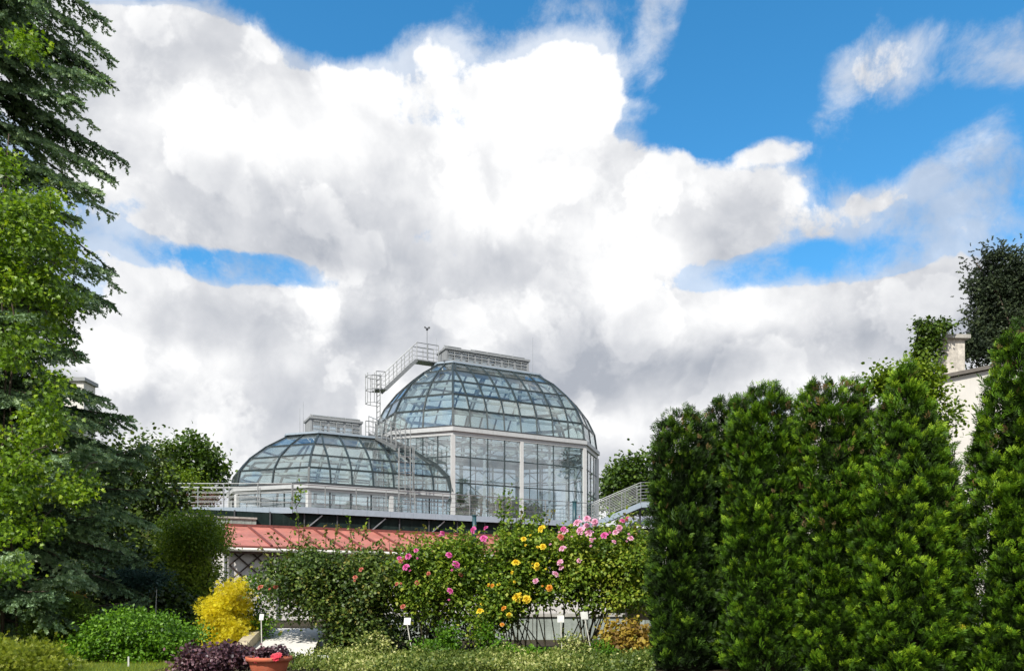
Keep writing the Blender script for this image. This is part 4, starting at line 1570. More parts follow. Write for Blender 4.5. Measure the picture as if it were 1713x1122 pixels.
# bright climber hanging over the side of the spruce
M_vine = leaf_mat('climber_leaf', [(0.0, (0.030, 0.065, 0.004)), (0.4, (0.08, 0.155, 0.006)), (0.75, (0.17, 0.29, 0.010)), (1.0, (0.30, 0.40, 0.02))], 0.45, 0.35, 0.4)
vin = thing('climber', 'lime green leafy climber draped over the front of the spruce', 'climber', (SX + 1.4, SY - 1.8, 0))
cl, cr = [], []
k = 0
vr = np.random.default_rng(5)
VB = [(40, 70, 20, 12), (10, 270, 18, 26), (45, 345, 48, 24), (10, 380, 26, 36), (62, 420, 62, 40), (70, 480, 55, 36), (20, 460, 40, 40), (104, 535, 18, 34), (10, 590, 24, 24),
      (88, 655, 22, 44), (50, 715, 50, 28), (24, 765, 34, 24), (25, 825, 40, 44), (128, 812, 24, 24), (15, 885, 30, 22), (74, 880, 20, 14), (8, 945, 18, 20), (50, 560, 26, 20), (-30, 460, 30, 60)]
ar = np.array([b_[2] * b_[3] for b_ in VB], float)
while len(cl) < 170:
    b_ = VB[int(vr.choice(len(VB), p=ar / ar.sum()))]
    a_, r_ = vr.uniform(0, 6.28), math.sqrt(vr.uniform(0, 1))
    px, py = b_[0] + b_[2] * r_ * math.cos(a_), b_[1] + b_[3] * r_ * math.sin(a_)
    yy = 11.2 + vr.uniform(-0.45, 0.45) + max(0, px - 60) * 0.008 + (0.5 if py < 300 else 0)
    cl.append(tuple(P(px, py, yy)))
cl = np.array(cl)
crown(vin, cl, 84, 0.12, 0.056, M_vine, T_LOBED, up=0.55, droop=0.55, tint=(0.2, 0.8), name='foliage', ctr=(SX, SY + 1, 5), flat=0.7)
for i in range(6):
    px = -70 + i * 17
    pts = [np.array(((px + vr.normal() * 10 - 856.5) / F * 12.4, 12.4 + vr.uniform(-0.1, 0.2), zz)) for zz in np.linspace(0, 7.5 + vr.uniform(0, 2), 9)]
    MB().tube(pts, 0.022, 5, 0.008).build('stem', M_bark, vin, True)
tw = MB()
for c in cl[::3]:
    q = c + np.array((RNG.uniform(-0.5, 0.1), RNG.uniform(0.5, 0.9), RNG.uniform(-0.2, 0.5)))
    tw.tube([q, (q + c) / 2 + (0, 0, 0.08), c, c + (RNG.normal() * 0.1, -0.08, -0.16)], 0.010, 4, 0.004)
tw.build('vines', M_bark, vin)

# ------------------------------------------------------------------ shrubs and trees built from clumps
M_broad = leaf_mat('mid_green_leaf', [(0.0, (0.022, 0.045, 0.006)), (0.5, (0.055, 0.105, 0.010)), (1.0, (0.13, 0.20, 0.02))], 0.5, 0.28)
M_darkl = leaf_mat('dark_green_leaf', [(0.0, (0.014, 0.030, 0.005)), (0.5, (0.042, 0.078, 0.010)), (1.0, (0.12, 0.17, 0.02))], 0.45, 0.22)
M_lime = leaf_mat('lime_leaf', [(0.0, (0.05, 0.085, 0.006)), (0.5, (0.115, 0.19, 0.010)), (1.0, (0.23, 0.30, 0.02))], 0.5, 0.35)
M_fresh = leaf_mat('fresh_green_leaf', [(0.0, (0.030, 0.080, 0.005)), (0.5, (0.075, 0.18, 0.008)), (1.0, (0.16, 0.31, 0.016))], 0.5, 0.32)
M_pine = leaf_mat('dark_pine', [(0.0, (0.012, 0.022, 0.010)), (0.5, (0.030, 0.050, 0.020)), (1.0, (0.085, 0.115, 0.045))], 0.6, 0.1)
M_gold = leaf_mat('golden_conifer_leaf', [(0.0, (0.28, 0.24, 0.012)), (0.4, (0.55, 0.45, 0.014)), (0.8, (0.76, 0.64, 0.025)), (1.0, (0.80, 0.74, 0.06))], 0.5, 0.4)
M_purple = leaf_mat('purple_leaf', [(0.0, (0.025, 0.012, 0.018)), (0.6, (0.070, 0.030, 0.045)), (1.0, (0.19, 0.10, 0.11))], 0.4, 0.2, 0.5)
M_varieg = leaf_mat('variegated_leaf', [(0.0, (0.06, 0.10, 0.015)), (0.45, (0.17, 0.22, 0.04)), (0.7, (0.38, 0.40, 0.12)), (1.0, (0.62, 0.60, 0.28))], 0.5, 0.3)
M_dry = leaf_mat('dry_golden_leaf', [(0.0, (0.10, 0.055, 0.015)), (0.4, (0.24, 0.15, 0.022)), (0.8, (0.42, 0.31, 0.04)), (1.0, (0.40, 0.42, 0.07))], 0.6, 0.3)
M_yg = leaf_mat('yellow_green_leaf', [(0.0, (0.07, 0.10, 0.008)), (0.5, (0.18, 0.23, 0.012)), (1.0, (0.34, 0.36, 0.03))], 0.5, 0.3)
M_blue = leaf_mat('blue_green_leaf', [(0.0, (0.012, 0.035, 0.026)), (1.0, (0.05, 0.11, 0.085))], 0.5, 0.2)


def blobs_points(blobs, Y, depth, n, surf=0.6):
    """clump centres in ellipsoids given by where they are seen: px, py, half width, half height, (share)"""
    w = np.array([(b[4] if len(b) > 4 else b[2] * b[3]) for b in blobs], float)
    idx = RNG.choice(len(blobs), size=n, p=w / w.sum())
    out = []
    for i in idx:
        b = blobs[i]
        y = Y + (b[5] if len(b) > 5 else 0)
        c = P(b[0], b[1], y)
        r = np.array((b[2] / F * y, depth, b[3] / F * y))
        v = rdir(1)[0] * (RNG.uniform(surf, 1.0) if surf < 1 else 1) * np.array((1, 1, 1))
        out.append(c + v * r)
    out = np.array(out)
    out[:, 2] = np.maximum(out[:, 2], 0.06)
    return out


def plant(name, lab, cat, blobs, Y, depth, ncl, per, spread, size, m, tmpl=T_LEAF, base=None, nstem=6, r=0.03, stem='stem', group=None, sm=None, surf=0.55, part='foliage', tr=None, **kw):
    cl = blobs_points(blobs, Y, depth, ncl, surf)
    c = cl.mean(0)
    b = np.array((c[0], Y, 0.0)) if base is None else np.asarray(base, float)
    t = thing(name, lab, cat, tuple(b), group)
    crown(t, cl, per, spread, size, m, tmpl, name=part, ctr=(c[0], c[1] + depth * 0.3, min(c[2], b[2] + 0.55 * (c[2] - b[2]) + 0.2)), **kw)
    if tr:                                                # a trunk with limbs
        tp = (c[0], c[1], b[2] + (cl[:, 2].max() - b[2]) * 0.8)
        pts = trunk(t, b, tp, tr, tr * 0.15, wob=tr * 0.5)
        for q in cl[RNG.choice(len(cl), min(nstem, len(cl)), replace=False)]:
            f = pts[int(np.clip((q[2] - b[2]) / max(0.1, tp[2] - b[2]) * 5 - 1, 1, 5))]
            limbs(t, [f], [q], r, sm)
    else:                                                 # stems from the ground
        for q in cl[RNG.choice(len(cl), min(nstem, len(cl)), replace=False)]:
            f = b + np.array((RNG.uniform(-1, 1) * depth * 0.35, RNG.uniform(-1, 1) * depth * 0.35, 0))
            limbs(t, [f], [q], r, sm or M_cane, stem)
    return t


ZT = tz
# --- behind
plant('tree', 'dark leafy tree rising between the spruce and the lime green tree', 'tree',
      [(215, 800, 60, 60), (245, 760, 30, 32), (180, 850, 70, 80), (245, 880, 42, 90), (150, 780, 60, 60), (225, 960, 60, 60), (265, 830, 22, 40)], 25, 1.6, 170, 90, 0.32, 0.125, M_darkl, T_WIDE,
      base=(P(220, 1000, 25)[0], 25, 0), nstem=14, r=0.05, tr=0.18, up=0.5, droop=0.3, surf=0.3)
plant('tree', 'lime green broadleaf tree behind the left end of the walkway', 'tree',
      [(325, 775, 48, 42), (300, 790, 40, 35), (358, 790, 26, 32), (330, 745, 22, 18), (290, 815, 50, 35)], 50, 1.8, 110, 60, 0.42, 0.24, M_broad, T_WIDE,
      base=(P(320, 1000, 50)[0], 50, ZT), nstem=14, r=0.06, tr=0.2, up=0.6, surf=0.35)
plant('shrub', 'low yellowish green shrub at the foot of the lime green tree behind the railing', 'shrub',
      [(300, 805, 32, 22), (330, 818, 30, 18)], 47, 0.9, 46, 46, 0.25, 0.16, M_lime, T_WIDE, base=(P(305, 1000, 47)[0], 47, ZT), nstem=5, r=0.04)
M_rust = leaf_mat('rust_brown_leaf', [(0.0, (0.05, 0.022, 0.015)), (1.0, (0.13, 0.06, 0.035))], 0.6, 0.2)
plant('hedge', 'rust brown hedge seen through the railing at the left', 'hedge',
      [(300, 835, 34, 12), (345, 838, 30, 10)], 45, 0.6, 40, 40, 0.2, 0.14, M_rust, T_LEAF, base=(P(320, 1000, 45)[0], 45, ZT), nstem=4, r=0.03)
plant('tree', 'rounded tree behind the ramp at the right of the tall glasshouse', 'tree',
      [(1050, 810, 45, 42), (1020, 825, 25, 35), (1085, 820, 28, 38), (1055, 785, 28, 20), (1110, 840, 30, 40), (1075, 780, 10, 14)], 62, 2.2, 120, 60, 0.5, 0.28, M_broad, T_WIDE,
      base=(P(1055, 1000, 62)[0], 62, ZT), nstem=12, r=0.07, tr=0.22, up=0.6, surf=0.35)
plant('shrub', 'dark shrub behind the railing of the ramp', 'shrub', [(1040, 850, 50, 14), (1090, 850, 30, 14)], 52, 0.9, 40, 40, 0.25, 0.18, M_darkl, T_LEAF, base=(P(1055, 1000, 52)[0], 52, ZT), nstem=4, r=0.03)
plant('pine', 'dark loose pine behind the chimney at the right edge', 'pine',
      [(1665, 500, 45, 50), (1640, 470, 28, 40), (1650, 570, 45, 45), (1700, 460, 30, 55), (1630, 580, 24, 40), (1690, 540, 50, 60), (1655, 440, 30, 18), (1720, 520, 40, 90)], 34, 1.3, 230, 46, 0.26, 0.21, M_pine, T_SHOOT,
      base=(P(1680, 1000, 34)[0], 34, 0), nstem=26, r=0.06, tr=0.25, up=0.2, tint=(0.1, 0.7), surf=0.2)
ivy = plant('ivy', 'leafy ivy climbing the left side and top of the stone chimney', 'ivy',
      [(1552, 580, 20, 36), (1550, 550, 18, 16), (1572, 546, 20, 7), (1545, 605, 14, 20)], 27.0, 0.30, 85, 40, 0.11, 0.105, M_broad, T_WIDE,
      base=(P(1560, 1000, 27)[0], 27, 0), nstem=4, r=0.03, up=0.3, droop=0.8)
plant('creeper', 'yellow green creeper spilling over the hedge left of the pale house', 'creeper',
      [(1500, 640, 45, 20), (1540, 630, 34, 22), (1475, 632, 25, 14), (1560, 655, 20, 30), (1580, 700, 10, 34)], 12.2, 0.35, 95, 46, 0.085, 0.058, M_lime, T_WIDE,
      base=(P(1520, 1000, 12.2)[0], 12.2, 0), nstem=5, r=0.02, up=0.4)

M_round = leaf_mat('round_tree_leaf', [(0.0, (0.04, 0.08, 0.008)), (0.5, (0.115, 0.19, 0.015)), (1.0, (0.26, 0.34, 0.03))], 0.5, 0.35)
# --- left middle ground
plant('tree', 'round dark green tree covered with small leaves left of the red roof', 'tree',
      [(322, 920, 55, 60), (318, 975, 55, 70), (300, 900, 40, 40), (345, 890, 32, 32), (345, 1000, 34, 55), (288, 970, 26, 60)], 19.2, 0.7, 260, 70, 0.15, 0.08, M_round, T_LEAF,
      base=(P(320, 1000, 20)[0], 20, 0), nstem=16, r=0.03, tr=0.10, up=0.55, droop=0.35, tint=(0.45, 1.0), surf=0.6)
plant('shrub', 'yellowish topped bush growing over the round dark tree', 'shrub',
      [(315, 880, 44, 24), (345, 885, 28, 24), (290, 905, 24, 24), (335, 910, 34, 20)], 18.4, 0.4, 90, 46, 0.11, 0.062, M_lime, T_LEAF,
      base=(P(318, 1000, 19.5)[0], 19.5, 0), nstem=5, r=0.02, tint=(0.1, 0.7))
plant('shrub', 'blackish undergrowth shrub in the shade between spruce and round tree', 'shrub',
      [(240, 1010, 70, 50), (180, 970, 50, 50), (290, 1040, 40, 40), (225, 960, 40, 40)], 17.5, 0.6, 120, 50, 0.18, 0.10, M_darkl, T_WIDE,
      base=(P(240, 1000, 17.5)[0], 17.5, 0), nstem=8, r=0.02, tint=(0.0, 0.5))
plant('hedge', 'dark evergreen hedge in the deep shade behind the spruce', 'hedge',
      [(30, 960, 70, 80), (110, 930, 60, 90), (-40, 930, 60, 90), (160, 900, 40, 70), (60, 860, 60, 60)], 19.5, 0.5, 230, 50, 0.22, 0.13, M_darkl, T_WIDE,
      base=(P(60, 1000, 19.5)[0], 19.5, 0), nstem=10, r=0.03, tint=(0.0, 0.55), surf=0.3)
plant('shrub', 'small blue green shrub in front of the shaded undergrowth', 'shrub',
      [(225, 968, 30, 14), (262, 962, 16, 12), (205, 975, 16, 10)], 16.4, 0.3, 40, 40, 0.10, 0.085, M_blue, T_SHOOT, base=(P(232, 1000, 16.4)[0], 16.4, 0), nstem=4, r=0.015)
sap = thing('sapling', 'thin pale sapling stem in front of the dark undergrowth', 'sapling', tuple(P(261, 1075, 15.5)))
MB().tube([P(261, 1075, 15.5), P(260, 1030, 15.5), P(262, 985, 15.5)], 0.016, 6, 0.008).build('stem', mat('pale_bark', (0.35, 0.34, 0.30), 0.8), sap)
crown(sap, [P(262, 984, 15.5), P(258, 976, 15.5), P(266, 972, 15.5)], 14, 0.07, 0.06, M_blue, T_LEAF, name='foliage')
plant('shrub', 'green yew bush with yellow tips under the lowest spruce branches', 'shrub',
      [(115, 1045, 55, 45), (150, 1060, 40, 36), (85, 1060, 36, 36), (100, 1010, 26, 22)], 12.4, 0.4, 150, 60, 0.10, 0.055, M_broad, T_SHOOT,
      base=(P(120, 1000, 12.4)[0], 12.4, 0), nstem=6, r=0.012, tint=(0.25, 0.95))
plant('shrub', 'orange tipped shrub peeping out below the blue spruce', 'shrub', [(88, 996, 18, 7), (118, 998, 14, 6)], 12.9, 0.15, 22, 30, 0.05, 0.045, leaf_mat('orange_young_leaf', [(0.0, (0.20, 0.10, 0.01)), (1.0, (0.50, 0.27, 0.03))]), T_LEAF, base=(P(100, 1000, 12.9)[0], 12.9, 0), nstem=4, r=0.01)
plant('shrub', 'bright green low spreading shrub at the edge of the lawn', 'shrub',
      [(235, 1062, 70, 36), (190, 1060, 40, 34), (290, 1070, 44, 30), (215, 1040, 30, 16), (165, 1085, 40, 22), (320, 1080, 20, 20), (240, 1096, 70, 16), (130, 1095, 30, 16)], 11.2, 0.5, 270, 60, 0.085, 0.052, M_fresh, T_LEAF,
      base=(P(240, 1000, 11.2)[0], 11.2, 0), nstem=8, r=0.01, tint=(0.15, 0.95))
plant('plant', 'feathery yellow green perennial clump in the bottom left corner', 'plant',
      [(40, 1100, 56, 24), (95, 1112, 34, 14), (-10, 1095, 30, 30), (60, 1092, 26, 18), (20, 1118, 60, 14)], 9.6, 0.35, 240, 46, 0.06, 0.055, M_yg, T_FAN,
      base=(P(50, 1000, 9.6)[0], 9.6, 0), nstem=8, r=0.006)
plant('conifer', 'golden yellow bushy conifer beside the stone kerb', 'conifer',
      [(378, 1042, 40, 42), (392, 1000, 24, 28), (360, 1030, 24, 36), (395, 1060, 26, 26), (372, 1070, 34, 16), (398, 985, 13, 15)], 12.7, 0.36, 300, 56, 0.05, 0.062, M_gold, T_FAN,
      base=(P(380, 1000, 12.7)[0], 12.7, 0), nstem=6, r=0.012, tint=(0.25, 0.95), up=0.7)
plant('plant', 'low purple leaved perennial in front of the yellow conifer', 'plant',
      [(340, 1102, 30, 12), (385, 1094, 22, 14), (355, 1112, 40, 10), (320, 1100, 10, 16), (405, 1096, 8, 14), (408, 1105, 8, 16), (325, 1108, 18, 12)], 8.6, 0.26, 170, 26, 0.05, 0.04, M_purple, T_WIDE,
      base=(P(360, 1000, 9.0)[0], 9.0, 0), nstem=6, r=0.005, tint=(0.1, 0.9))
plant('shrub', 'fresh green young shrub between the yellow conifer and the large rose bush', 'shrub',
      [(425, 1000, 18, 28), (430, 980, 16, 16), (418, 1040, 18, 30), (445, 1045, 16, 24)], 13.1, 0.25, 70, 40, 0.08, 0.05, M_fresh, T_LEAF,
      base=(P(425, 1000, 13.1)[0], 13.1, 0), nstem=6, r=0.008, tint=(0.1, 0.7))
plant('shrub', 'dry golden brown shrub at the foot of the leftmost hedge conifer', 'shrub',
      [(1050, 1068, 38, 30), (1035, 1085, 28, 24), (1075, 1078, 24, 30), (1050, 1100, 34, 20)], 11.6, 0.3, 110, 40, 0.075, 0.06, M_dry, T_WIDE,
      base=(P(1050, 1000, 11.6)[0], 11.6, 0), nstem=14, r=0.007, droop=0.4, sm=mat('dry_twig', (0.20, 0.13, 0.06), 0.9))

# flowers in the pot
for pt, blobs, m, lab in ((pot1, [(440, 1093, 14, 7), (463, 1091, 16, 8)], M_purple, 'dark leaved bedding plant in the wide terracotta bowl'),
                          (pot2, [(335, 1098, 20, 6), (365, 1098, 18, 6)], M_purple, 'dark leaved bedding plant in the half hidden bowl')):
    bl = plant('bedding_plant', lab, 'plant', blobs, pt.location[1], 0.13, 40, 22, 0.025, 0.032, m, T_WIDE, base=np.array(pt.location) + (0, 0, 0.22), nstem=4, r=0.004)
    if pt is pot1:
        M_redf = leaf_mat('red_petal', [(0.0, (0.40, 0.010, 0.030)), (1.0, (0.70, 0.06, 0.10))], 0.5, 0.3)
        for x, y in ((459, 1098), (466, 1096), (430, 1104), (462, 1101)):
            q = P(x, y, 8.3)
            n = 9
            a = np.linspace(0, 6.28, n, endpoint=False)
            d = np.stack([np.cos(a), np.sin(a) * 0.6 - 0.3, np.sin(a) * 0.7 + 0.1], 1)
            leaves('flower', np.repeat(q[None], n, 0), d, np.repeat(np.array([[0, -1, 0.6]]), n, 0), 0.045, RNG.uniform(0, 1, n), T_WIDE, M_redf, bl)

# ================================================================== ROSES
M_rose = leaf_mat('rose_leaf', [(0.0, (0.030, 0.064, 0.006)), (0.4, (0.080, 0.150, 0.010)), (0.75, (0.17, 0.26, 0.018)), (1.0, (0.30, 0.34, 0.035))], 0.55, 0.3, 0.35)
M_rosed = leaf_mat('dark_rose_leaf', [(0.0, (0.022, 0.046, 0.008)), (0.5, (0.060, 0.108, 0.015)), (0.85, (0.135, 0.185, 0.028)), (1.0, (0.22, 0.20, 0.04))], 0.5, 0.25, 0.4)
M_young = leaf_mat('young_rose_shoot', [(0.0, (0.07, 0.08, 0.012)), (0.5, (0.15, 0.14, 0.02)), (1.0, (0.26, 0.17, 0.04))], 0.45, 0.3)


def rose_mesh(name, m, seed, openness=1.0):
    """a double rose: an outer ring of wide petals and tighter cupped rings inside, radius about 1"""
    r = np.random.default_rng(seed)
    vs, fs, ti = [], [], []
    rings_ = [(6, 1.0, 0.10, 0.75), (6, 0.80, 0.30, 0.62), (5, 0.56, 0.55, 0.5), (4, 0.34, 0.72, 0.36), (3, 0.17, 0.80, 0.24)]
    for ri, (n, rad, lift, wid) in enumerate(rings_):
        for i in range(n):
            a = 2 * math.pi * (i + 0.5 * (ri % 2)) / n + r.normal() * 0.12
            d = np.array((math.cos(a), math.sin(a), 0))
            s = np.array((-d[1], d[0], 0))
            w = wid * r.uniform(0.9, 1.15)
            rr = rad * r.uniform(0.9, 1.1) * openness
            zz = lift * r.uniform(0.85, 1.15)
            k = len(vs)
            base_ = np.array((0, 0, 0.0)) + d * rr * 0.12
            mid, tip = d * rr * 0.75 + (0, 0, zz * 0.8), d * rr + (0, 0, zz - 0.12 * (1 - ri * 0.25))
            vs += [base_, mid - s * w * 0.5 + (0, 0, 0.10), mid + s * w * 0.5 + (0, 0, 0.10), tip - s * w * 0.28, tip + s * w * 0.28, mid - (0, 0, 0.03)]
            fs += [(k, k + 1, k + 5), (k, k + 5, k + 2), (k + 1, k + 3, k + 5), (k + 3, k + 4, k + 5), (k + 4, k + 2, k + 5)]
            ti += [float(np.clip(0.25 + 0.13 * ri + r.normal() * 0.12, 0, 1))] * 6
    me = bpy.data.meshes.new(name)
    me.from_pydata([tuple(v) for v in vs], [], fs)
    at = me.attributes.new('tint', 'FLOAT', 'POINT')
    at.data.foreach_set('value', np.array(ti, np.float32))
    me.materials.append(m)
    me.update()
    return me


PETAL = {
    'magenta': leaf_mat('magenta_petal', [(0.0, (0.78, 0.20, 0.50)), (1.0, (0.60, 0.05, 0.28))], 0.6, 0.3, 0.2, 1.0),
    'pink': leaf_mat('pale_pink_petal', [(0.0, (0.84, 0.52, 0.68)), (1.0, (0.72, 0.26, 0.48))], 0.6, 0.3, 0.2, 1.0),
    'yellow': leaf_mat('yellow_petal', [(0.0, (0.80, 0.66, 0.06)), (1.0, (0.76, 0.48, 0.015))], 0.6, 0.3, 0.2, 1.0),
    'orange': leaf_mat('orange_petal', [(0.0, (0.76, 0.42, 0.06)), (1.0, (0.70, 0.20, 0.02))], 0.6, 0.3, 0.2, 1.0),
    'salmon': leaf_mat('salmon_petal', [(0.0, (0.62, 0.24, 0.17)), (1.0, (0.50, 0.10, 0.07))], 0.6, 0.3, 0.2, 1.0),
}
ROSE = {c: [rose_mesh(c + '_rose', PETAL[c], s, o) for s, o in ((1, 1.0), (2, 0.85), (3, 1.1))] for c in PETAL}


def flower(parent, c, px, py, Y, rpx):
    me = ROSE[c][int(RNG.integers(0, 3))]
    o = bpy.data.objects.new('rose_flower', me)
    q = P(px, py, Y)
    o.location = Vector(q - base_of(parent))
    k = rpx / F * Y * 0.98
    o.scale = (k, k, k * 0.9)
    fd = Vector((RNG.normal() * 0.45 - 0.15, -0.75 + RNG.normal() * 0.2, 0.55 + RNG.normal() * 0.3))
    o.rotation_euler = fd.to_track_quat('Z', 'Y').to_euler()
    link(o, parent)
    return o


def rose_bush(lab, blobs, Y, depth, ncl, per, m, base_px, ncane, flowers, shoots=(), base_w=0.25, size=0.062, wand=0.0, tint=(0.15, 0.8)):
    cl = blobs_points(blobs, Y, depth, ncl, 0.35)
    b = np.array((P(base_px, 1000, Y)[0], Y, 0.0))
    t = thing('rose_bush', lab, 'rose bush', tuple(b), 'rose bushes in the bed')
    c = cl.mean(0)
    crown(t, cl, per, 0.115, size, m, T_LEAF, up=0.6, droop=0.3, tint=tint, name='foliage', ctr=(c[0], c[1] + 0.3, c[2] - 0.5), width=1.25)
    pick = cl[RNG.choice(len(cl), ncane, replace=False)]
    for q in pick:
        f = b + np.array((RNG.normal() * base_w, RNG.normal() * base_w * 0.6, 0))
        mid = f * 0.45 + q * 0.55
        mid[0] = f[0] + (q[0] - f[0]) * 0.38
        MB().tube([f, f * 0.75 + mid * 0.25 + RNG.normal(size=3) * 0.01, mid, (mid + q) / 2 + (0, 0, 0.05), q], 0.013, 5, 0.005).build('cane', M_cane, t, True)
    extra = []
    for i in range(13):
        q_ = blobs[int(RNG.integers(0, len(blobs)))]
        x0_ = q_[0] + RNG.uniform(-0.8, 0.8) * q_[2]
        y0_ = q_[1] - q_[3] * 0.6
        extra.append((x0_, y0_, x0_ + RNG.normal() * 12, y0_ - RNG.uniform(22, 48), int(RNG.integers(12, 22)), M_young if i % 2 else M_rose))
    for (x0, y0, x1, y1, n, mm) in list(shoots) + extra:
        p, q = P(x0, y0, Y), P(x1, y1, Y + RNG.uniform(-0.15, 0.15))
        MB().tube([p, (p + q) / 2 + RNG.normal(size=3) * 0.03, q], 0.008, 5, 0.003).build('shoot', M_cane, t, True)
        s = RNG.uniform(0.25, 1.03, n)
        pos = p + (q - p) * s[:, None] + RNG.normal(size=(n, 3)) * 0.035
        leaves('shoot_leaves', pos, nrm(rdir(n) + (0, 0, 0.1)), nrm(rdir(n) * 0.8 + (0, -0.3, 0.7)), RNG.uniform(0.045, 0.075, n), RNG.uniform(0.1, 0.9, n), T_LEAF, mm, t, 1.3)
    for fl in flowers:
        flower(t, *fl[:3], Y - depth * RNG.uniform(0.95, 1.3), fl[3])
        if RNG.uniform() < 0.6:                           # a small half opened bud beside it
            flower(t, fl[0], fl[1] + RNG.normal() * 14, fl[2] + RNG.uniform(-8, 16), Y - depth * RNG.uniform(0.9, 1.2), 2.4)
    return t


Y1 = 13.0
S_ = 'salmon'
rose_bush('large dark leaved rose bush with few salmon flowers at the left of the bed',
          [(520, 980, 75, 65), (600, 990, 65, 70), (560, 958, 85, 34), (480, 958, 38, 28), (625, 968, 45, 42), (590, 1045, 60, 42), (625, 1060, 45, 40), (485, 985, 48, 26)], 12.9, 0.75, 330, 90, M_rosed, 590, 22,
          [(S_, 604, 952, 4.5), (S_, 594, 965, 5), (S_, 436, 982, 6), (S_, 461, 981, 4)],
          [(500, 930, 492, 822, 22, M_rose), (494, 850, 502, 820, 44, M_rose), (470, 920, 452, 892, 16, M_young), (520, 915, 508, 880, 22, M_young), (560, 910, 566, 878, 20, M_young), (590, 910, 584, 868, 24, M_rose), (605, 905, 612, 872, 16, M_rose), (545, 915, 545, 884, 18, M_young), (450, 940, 430, 905, 14, M_young), (630, 920, 640, 905, 16, M_rose), (620, 905, 598, 884, 18, M_young)],
          tint=(0.1, 0.75))
tall_l = P(498, 830, 12.9)
Mg = 'magenta'
rose_bush('magenta flowered rose bush in front of the red roof', [(730, 950, 65, 45), (690, 985, 42, 45), (765, 930, 45, 40), (740, 1000, 65, 45), (790, 960, 36, 60), (690, 950, 30, 30)], 12.8, 0.6, 220, 90, M_rose, 735, 18,
          [(Mg, 740, 892, 6.5), (Mg, 792, 886, 6.5), (Mg, 809, 900, 6.5), (Mg, 683, 930, 7), (Mg, 679, 948, 6.5), (Mg, 751, 928, 6.5), (Mg, 763, 944, 7.5), (Mg, 696, 920, 5), (Mg, 813, 883, 5), (Mg, 668, 933, 4),
           (S_, 698, 974, 5), (S_, 717, 959, 4), (Mg, 753, 988, 6), (S_, 674, 1014, 5), (S_, 771, 961, 4.5), (S_, 664, 976, 4.5), (S_, 670, 938, 4)],
          [(745, 930, 741, 893, 22, M_rose), (785, 920, 792, 888, 16, M_rose), (690, 945, 684, 925, 14, M_rose), (765, 915, 752, 896, 14, M_rose), (800, 920, 812, 884, 14, M_rose)])
Ye, Or = 'yellow', 'orange'
rose_bush('yellow flowered rose bush with tall shoots in front of the glass wall', [(855, 950, 52, 50), (880, 915, 44, 36), (830, 990, 36, 52), (890, 980, 40, 40), (850, 1010, 40, 30), (810, 1040, 22, 38), (905, 920, 32, 42)], 12.6, 0.55, 210, 88, M_rose, 872, 20,
          [(Ye, 906, 884, 7.5), (Ye, 876, 901, 6), (Ye, 908, 914, 6.5), (Ye, 863, 941, 9), (Ye, 898, 949, 6.5), (Ye, 898, 944, 5), (Or, 824, 979, 5), (Or, 919, 983, 6.5), (Ye, 865, 999, 8.5), (Ye, 881, 1002, 8.5),
           (Ye, 803, 1022, 8), (Or, 843, 1017, 5.5), (Ye, 852, 1028, 6), (Or, 840, 1044, 4.5), (Ye, 857, 957, 4), (Ye, 806, 1010, 3.5), (Ye, 834, 977, 4)],
          [(838, 920, 841, 822, 46, M_rose), (850, 920, 853, 816, 46, M_rose), (845, 920, 832, 835, 30, M_rose), (895, 900, 899, 858, 20, M_rose), (880, 910, 876, 850, 24, M_rose), (862, 915, 868, 838, 30, M_rose), (905, 900, 908, 868, 16, M_rose), (842, 900, 846, 850, 40, M_rose)])
Pk = 'pink'
rose_bush('pale pink flowered rose bush next to the hedge conifers', [(985, 940, 55, 45), (1040, 940, 50, 45), (1000, 990, 70, 40), (1060, 970, 40, 50), (960, 920, 36, 34), (1030, 905, 40, 24), (950, 970, 30, 50), (1075, 930, 24, 30)], 12.7, 0.65, 240, 90, M_rose, 985, 20,
          [(Pk, 966, 874, 8), (Pk, 982, 867, 7.5), (Pk, 995, 873, 7), (Pk, 981, 879, 7), (Pk, 971, 887, 7.5), (Pk, 985, 891, 7.5), (Pk, 946, 889, 8), (Pk, 989, 903, 5), (Pk, 941, 917, 6.5), (Pk, 937, 940, 6.5), (Pk, 939, 949, 6),
           (Pk, 929, 960, 6.5), (Pk, 896, 971, 5.5), (Mg, 1011, 895, 6.5), (Pk, 1030, 890, 7), (Pk, 1036, 883, 6), (Mg, 1041, 871, 5.5), (Pk, 1055, 900, 6), (Pk, 1027, 906, 5), (Pk, 969, 937, 4.5), (S_, 938, 898, 6), (S_, 1048, 868, 3.5), (Mg, 942, 884, 5)],
          [(965, 915, 968, 876, 12, M_rose), (985, 910, 984, 868, 14, M_rose), (1010, 910, 1011, 896, 10, M_rose), (1035, 910, 1042, 872, 18, M_rose), (1055, 920, 1058, 892, 14, M_young), (1080, 920, 1090, 895, 16, M_young), (945, 915, 945, 890, 12, M_rose)],
          tint=(0.25, 0.9))
